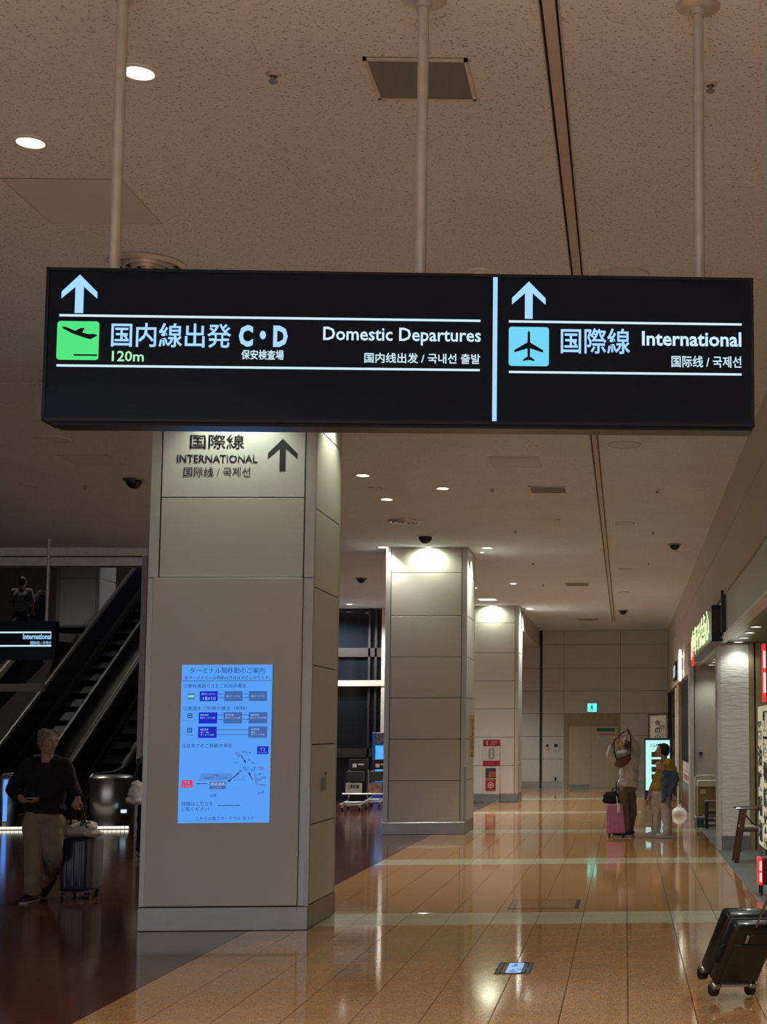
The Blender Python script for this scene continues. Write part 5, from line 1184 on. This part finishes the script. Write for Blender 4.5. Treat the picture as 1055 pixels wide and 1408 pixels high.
h = Blob(); F, R_, U = frame_of(HF); M = np.array([R_, F, U]).T
h.ell(hc+U*.038-F*.024, (.092, .098, .088), M); h.ell(hc-F*.060-U*.015, (.086, .060, .088), M); h.ell(hc+F*.045+U*.082, (.06, .04, .025), M)
for k in (-1, 1): h.ell(hc+R_*k*.075-F*.01-U*.01, (.022, .050, .060), M)
h.build('hair', HAIRD, t, .008, 3, .018, .035)
MU = cloth('mustard_blouse', (.42, .27, .022)); c = Blob()
c.ell(P(915, 1057), (.155, .145, .135)); c.ell(P(911, 1070), (.145, .14, .14)); c.ell(P(909, 1082), (.160, .15, .10))
c.cap(shA, shB, .066); c.chain((shA, .07), (P(926, 1060, -.15), .064), (elA, .055), (P(918, 1061, -.22), .042)); c.chain((shB, .066), (elB, .050), (P(896, 1086, .12), .042))
c.chain((P(909, 1047, -.05), .03), (P(916, 1045, .05), .035)); c.build('blouse', MU, t, .009, 4, .028, .08)
WT = cloth('white_trousers', (.60, .54, .50)); tr = Blob()
tr.ell(P(909, 1092), (.150, .14, .11)); tr.chain((P(914, 1100, -.06), .103), (kA, .083), (P(918, 1143, -.10), .078)); tr.chain((P(904, 1100, .07), .103), (kB, .080), (P(902, 1143, .10), .074))
tr.build('trousers', WT, t, .009, 4, .028, .09)
WS = mat('white_sneaker', (.55, .54, .50), .5)
for aa in (aA, aB):
    f = Blob(); f.chain((V((aa.x+.045, aa.y, .05)), .042), (V((aa.x-.07, aa.y-.01, .05)), .042), (V((aa.x-.155, aa.y-.02, .038)), .032)); f.ball(V((aa.x+.01, aa.y, .085)), .045)
    sh = f.build('shoe', WS, t, .008, 3); lobj('sole', MB().bevbox(aa.x-.19, aa.x+.09, aa.y-.05, aa.y+.04, 0, .024, .008, 1), SOLE, sh)
t = thing('denim_jacket', 'blue denim jacket draped over the arm of the person in mustard', 'jacket', root+P(921, 1078, -.22))
J = lambda px, py, dy=-.24: at(px, py, Y0+dy)-V(t.location)
c = Blob(); c.cap(J(914, 1062), J(930, 1064), .05, .045); c.ell(J(921, 1074), (.13, .06, .13)); c.ell(J(926, 1070), (.10, .07, .10)); c.chain((J(914, 1070), .07), (J(914, 1086), .06), (J(912, 1102), .022)); c.chain((J(926, 1075), .07), (J(922, 1088), .055))
for i in range(7): c.chain((J(915+i*2.4, 1062), .022), (J(911+i*3.2, 1080+3*math.sin(i)), .026))
c.build('cloth', cloth('blue_denim', (.085, .14, .22)), t, .009, 3, .04, .06)
t = thing('handbag', 'cream tote handbag hanging from the hand of the person in mustard', 'bag', root+P(889, 1137, .08))
Hb = lambda px, py, dy=.08: at(px, py, Y0+dy)-V(t.location)
m = MB(); w0, w1 = Hb(883, 1112), Hb(897, 1112); v0, v1 = Hb(880, 1137), Hb(898, 1137)
m.add([(v0.x, -.06, v0.z), (v1.x, -.06, v1.z), (v1.x, .06, v1.z), (v0.x, .06, v0.z), (w0.x, -.045, w0.z), (w1.x, -.045, w1.z), (w1.x, .045, w1.z), (w0.x, .045, w0.z)], [(0, 1, 2, 3), (0, 1, 5, 4), (1, 2, 6, 5), (2, 3, 7, 6), (3, 0, 4, 7), (4, 5, 6, 7)])
bag = obj('bag_body', None, mat('cream_leather', (.55, .46, .32), .5), t, mesh=m.mesh('bag_body')); md = bag.modifiers.new('bevel', 'BEVEL'); md.width = .015; md.segments = 3
obj('bag_flap', None, mat('pale_leather', (.60, .52, .40), .5), t, mesh=MB().add([(v0.x-.01, -.065, v0.z+.01), (w0.x+.02, -.055, w0.z), (w0.x+.07, -.055, w0.z), (v0.x+.03, -.07, v0.z+.01)], [(0, 1, 2, 3)]).mesh('bag_flap')).modifiers.new('t', 'SOLIDIFY').thickness = .006
for dy in (-.04, .04): obj('bag_handle', None, mat('handle_leather', (.42, .34, .24), .5), t, mesh=MB().tube([(w0.x+.04, dy, w0.z-.02), Hb(889, 1103)+V((-.02, dy, 0)), Hb(892, 1100)+V((0, dy*.3, .0)), Hb(894, 1103)+V((.01, dy, 0)), (w1.x-.04, dy, w1.z-.02)], .009, 6).mesh('bag_handle'))

# ---- person half hidden behind the first column
Y0 = 20.0; root = G(211, 1178); root = V((at(211, 1100, Y0).x, Y0, 0))
t = thing('person', 'person in black half hidden behind the nearest column with a white tote', 'person', root)
b = Blob(); hc = P(210, 1024, 0); head(b, hc, (.6, .8, 0), (0, 0, 1), 1.0)
b.chain((hc-V((0, 0, .06)), .05), (P(210, 1040), .055)); b.ell(P(211, 1060), (.18, .12, .20)); b.ell(P(211, 1085), (.16, .12, .16))
shA, shB = P(195, 1048), P(228, 1048); b.cap(shA, shB, .052); elA, wrA = P(188, 1072), P(192, 1092, -.05); elB, wrB = P(232, 1075), P(234, 1096)
b.chain((shA, .05), (elA, .04), (wrA, .028)); b.chain((shB, .05), (elB, .04), (wrB, .028)); hand(b, wrA, (.1, -.05, -1), (1, 0, 0), -1, .8, 1); hand(b, wrB, (0, 0, -1), (-1, 0, 0), 1, .4, 1)
kA, aA = P(197, 1136), P(194, 1169, .05); kB, aB = P(219, 1136), P(220, 1168)
b.chain((P(200, 1095), .09), (kA, .06), (aA, .04)); b.chain((P(219, 1095), .09), (kB, .06), (aB, .04))
for aa in (aA, aB): b.cap(aa, aa+V((.02, .10, -.035)), .036, .03)
b.build('body', SKIN, t, .010, 3); face_parts(t, hc, (.6, .8, 0))
h = Blob(); h.ell(hc+V((-.01, -.02, .04)), (.088, .09, .088)); h.ell(hc+V((-.02, -.05, -.01)), (.08, .06, .09)); h.build('hair', HAIRD, t, .009, 3, .015, .03)
BK = cloth('black_jacket', (.008, .008, .014)); c = Blob()
c.ell(P(211, 1060), (.20, .14, .21)); c.ell(P(211, 1088), (.19, .14, .15)); c.chain((shA, .068), (elA, .058), (P(191, 1088, -.04), .045)); c.chain((shB, .068), (elB, .058), (P(234, 1090), .045)); c.build('jacket', BK, t, .010, 4, .03, .1)
tr = Blob(); tr.ell(P(211, 1098), (.175, .13, .09)); tr.chain((P(200, 1104), .10), (kA, .078), (P(194, 1166, .05), .065)); tr.chain((P(220, 1104), .10), (kB, .078), (P(220, 1166), .065)); tr.build('trousers', cloth('black_trousers', (.008, .008, .012)), t, .010, 4, .03, .1)
for aa in (aA, aB):
    f = Blob(); f.chain((V((aa.x, aa.y-.05, .05)), .042), (V((aa.x+.01, aa.y+.08, .048)), .042), (V((aa.x+.02, aa.y+.15, .04)), .034)); f.ball(V((aa.x, aa.y, .085)), .045); sh = f.build('shoe', mat('grey_blue_shoe', (.07, .08, .12), .5), t, .009, 3)
t = thing('tote_bag', 'white tote bag at the hip of the half-hidden person in black', 'bag', root+P(186, 1100, -.16))
J = lambda px, py, dy=-.16: at(px, py, Y0+dy)-V(t.location)
c = Blob()
c.ell(J(186, 1092), (.10, .06, .13)); c.ell(J(189, 1086), (.085, .05, .13)); c.cap(J(178, 1100), J(192, 1101), .05, .05); c.cap(J(183, 1078), J(194, 1078), .03, .03)
c.build('bag_body', cloth('white_canvas', (.50, .46, .46)), t, .009, 5, .02, .07); obj('strap', None, BK, t, mesh=MB().tube([J(182, 1076), J(190, 1050, -.12), J(197, 1040, -.05)], .014, 6).mesh('strap'))

# ---- rider on the far escalator
Y0 = 34.0; root = V((at(30, 815, Y0).x, Y0, (Y0-28.0)*TA-.12)); zr = root.z
def P(px, py, dy=0.): return at(px, py, Y0+dy)-root
t = thing('person', 'dark-haired person in a grey shirt riding the far escalator, back turned', 'person', root)
hz = P(31, 800).z
b = Blob(); hc = V((.02, 0, hz)); head(b, hc, (.25, 1, 0)); k_ = hz
b.chain((hc-V((0, 0, .06)), .05), (V((0, 0, hz-.15)), .06)); b.ell((0, 0, hz-.33), (.18, .12, .20)); b.ell((0, 0, hz-.56), (.16, .12, .17)); b.ell((0, 0, hz-.70), (.16, .12, .12))
for sx in (-1, 1):
    b.chain(((sx*.18, 0, hz-.22), .052), ((sx*.24, .02, hz-.50), .042), ((sx*.20, .16, hz-.66), .03)); hand(b, (sx*.20, .16, hz-.66), (0, .8, -.5), (0, -.3, -1), sx, .4)
    b.chain(((sx*.09, 0, hz-.78), .09), ((sx*.10, -.02, max(.5, (hz-.78)*.5)), .06), ((sx*.10, 0, .10), .04)); b.cap((sx*.10, 0, .09), (sx*.10, .12, .05), .04, .035)
b.build('body', SKIN, t, .011, 3)
h = Blob(); h.ell(hc+V((-.01, -.02, .035)), (.090, .095, .095)); h.ell(hc+V((-.01, -.05, -.02)), (.08, .06, .08)); h.build('hair', HAIRD, t, .010, 3, .012, .03)
c = Blob(); c.ell((0, 0, hz-.34), (.205, .14, .20)); c.ell((0, 0, hz-.58), (.20, .14, .17)); c.cap((-.17, 0, hz-.22), (.17, 0, hz-.22), .07)
for sx in (-1, 1): c.chain(((sx*.18, 0, hz-.22), .07), ((sx*.24, .02, hz-.46), .062))
c.build('shirt', cloth('grey_shirt', (.17, .17, .19)), t, .010, 4, .02, .1)
c = Blob(); c.ell((0, 0, hz-.74), (.19, .135, .11))
for sx in (-1, 1): c.chain(((sx*.09, 0, hz-.84), .11), ((sx*.10, -.02, max(.5, (hz-.78)*.5)), .085), ((sx*.10, 0, .12), .07))
c.build('trousers', cloth('black_slacks', (.008, .008, .010)), t, .010, 4, .02, .1)
for sx in (-1, 1): Blob().chain(((sx*.10, -.03, .05), .042), ((sx*.10, .16, .04), .036)).build('shoe', SH, t, .010, 2)

# ---- dark suitcase pulled out of the frame at lower right
b0_ = G(1012, 1374); u_ = V((.30, -.42, .86)).normalized(); r_ = V((1, .50, 0)); r_ = (r_-u_*r_.dot(u_)).normalized(); n_ = r_.cross(u_)   # n_ faces the viewer
t = thing('suitcase', 'dark grey tilted suitcase being pulled out of the frame at lower right', 'suitcase', (b0_.x, b0_.y, 0))
sb = mat('gunmetal_shell', (.020, .018, .016), .32, .2, var=.2, coat=.3); o0 = V((0, 0, .085))
def sc_(mb): 
    mb.v = [tuple(o0+r_*v[0]-n_*v[1]+u_*v[2]) for v in map(V, mb.v)]; return mb.mesh('m', (0, 0, 0), True)
W2, Hh, Dd = .165, .445, .21
def sobj(name, mb, m, par=None, label=None):
    me = sc_(mb); me.name = name; return obj(name, None, m, par or t, mesh=me, label=label)
sobj('front_shell', MB().bevbox(-W2, W2, 0, .09, 0, Hh, .03, 3), sb)
sobj('rear_shell', MB().bevbox(-W2, W2, .098, Dd, 0, Hh, .03, 3), sb)
sobj('zip_band', MB().bevbox(-W2+.006, W2-.006, .08, .11, .006, Hh-.006, .012, 1), BLACK)
sobj('front_pocket', MB().bevbox(-W2+.03, W2-.02, -.012, .01, .03, Hh-.13, .01, 2), sb)
sobj('handle_recess', MB().bevbox(-.035, W2-.015, -.006, .004, Hh-.15, Hh-.05, .004, 1), BLACK)
sobj('latch', MB().bevbox(-.065, -.045, -.012, .0, Hh-.12, Hh-.06, .003, 1), STEEL)
sobj('side_handle', MB().tube([(-W2-.004, .04, .15), (-W2-.022, .04, .16), (-W2-.022, .04, .27), (-W2-.004, .04, .28)], .008, 8), BLACK)
for x in (-W2+.03, W2-.03):
    for y in (.02, Dd-.03):
        wh = sobj('wheel', MB().cyl((x-.018, y, -.045), (x+.018, y, -.045), .040, n=18), BLACK); sobj('wheel_cover', MB().bevbox(x-.03, x+.03, y-.03, y+.03, -.03, .01, .008, 1), STEEL, wh)
for x in (-.01, .095): sobj('telescopic_rod', MB().cyl((x, .012, Hh-.10), (x, .012, Hh+.34), .007, n=10), mat('bronze_rod', (.34, .20, .10), .3, .8))
sobj('grip', MB().bevbox(-.025, .11, -.002, .026, Hh+.33, Hh+.365, .008, 2), BLACK)
sobj('bottom_highlight', MB().bevbox(-.10, .10, .0, .15, -.015, .004, .003, 1), LGREY)  # light grey plate stands in for the reflected highlight between the wheels
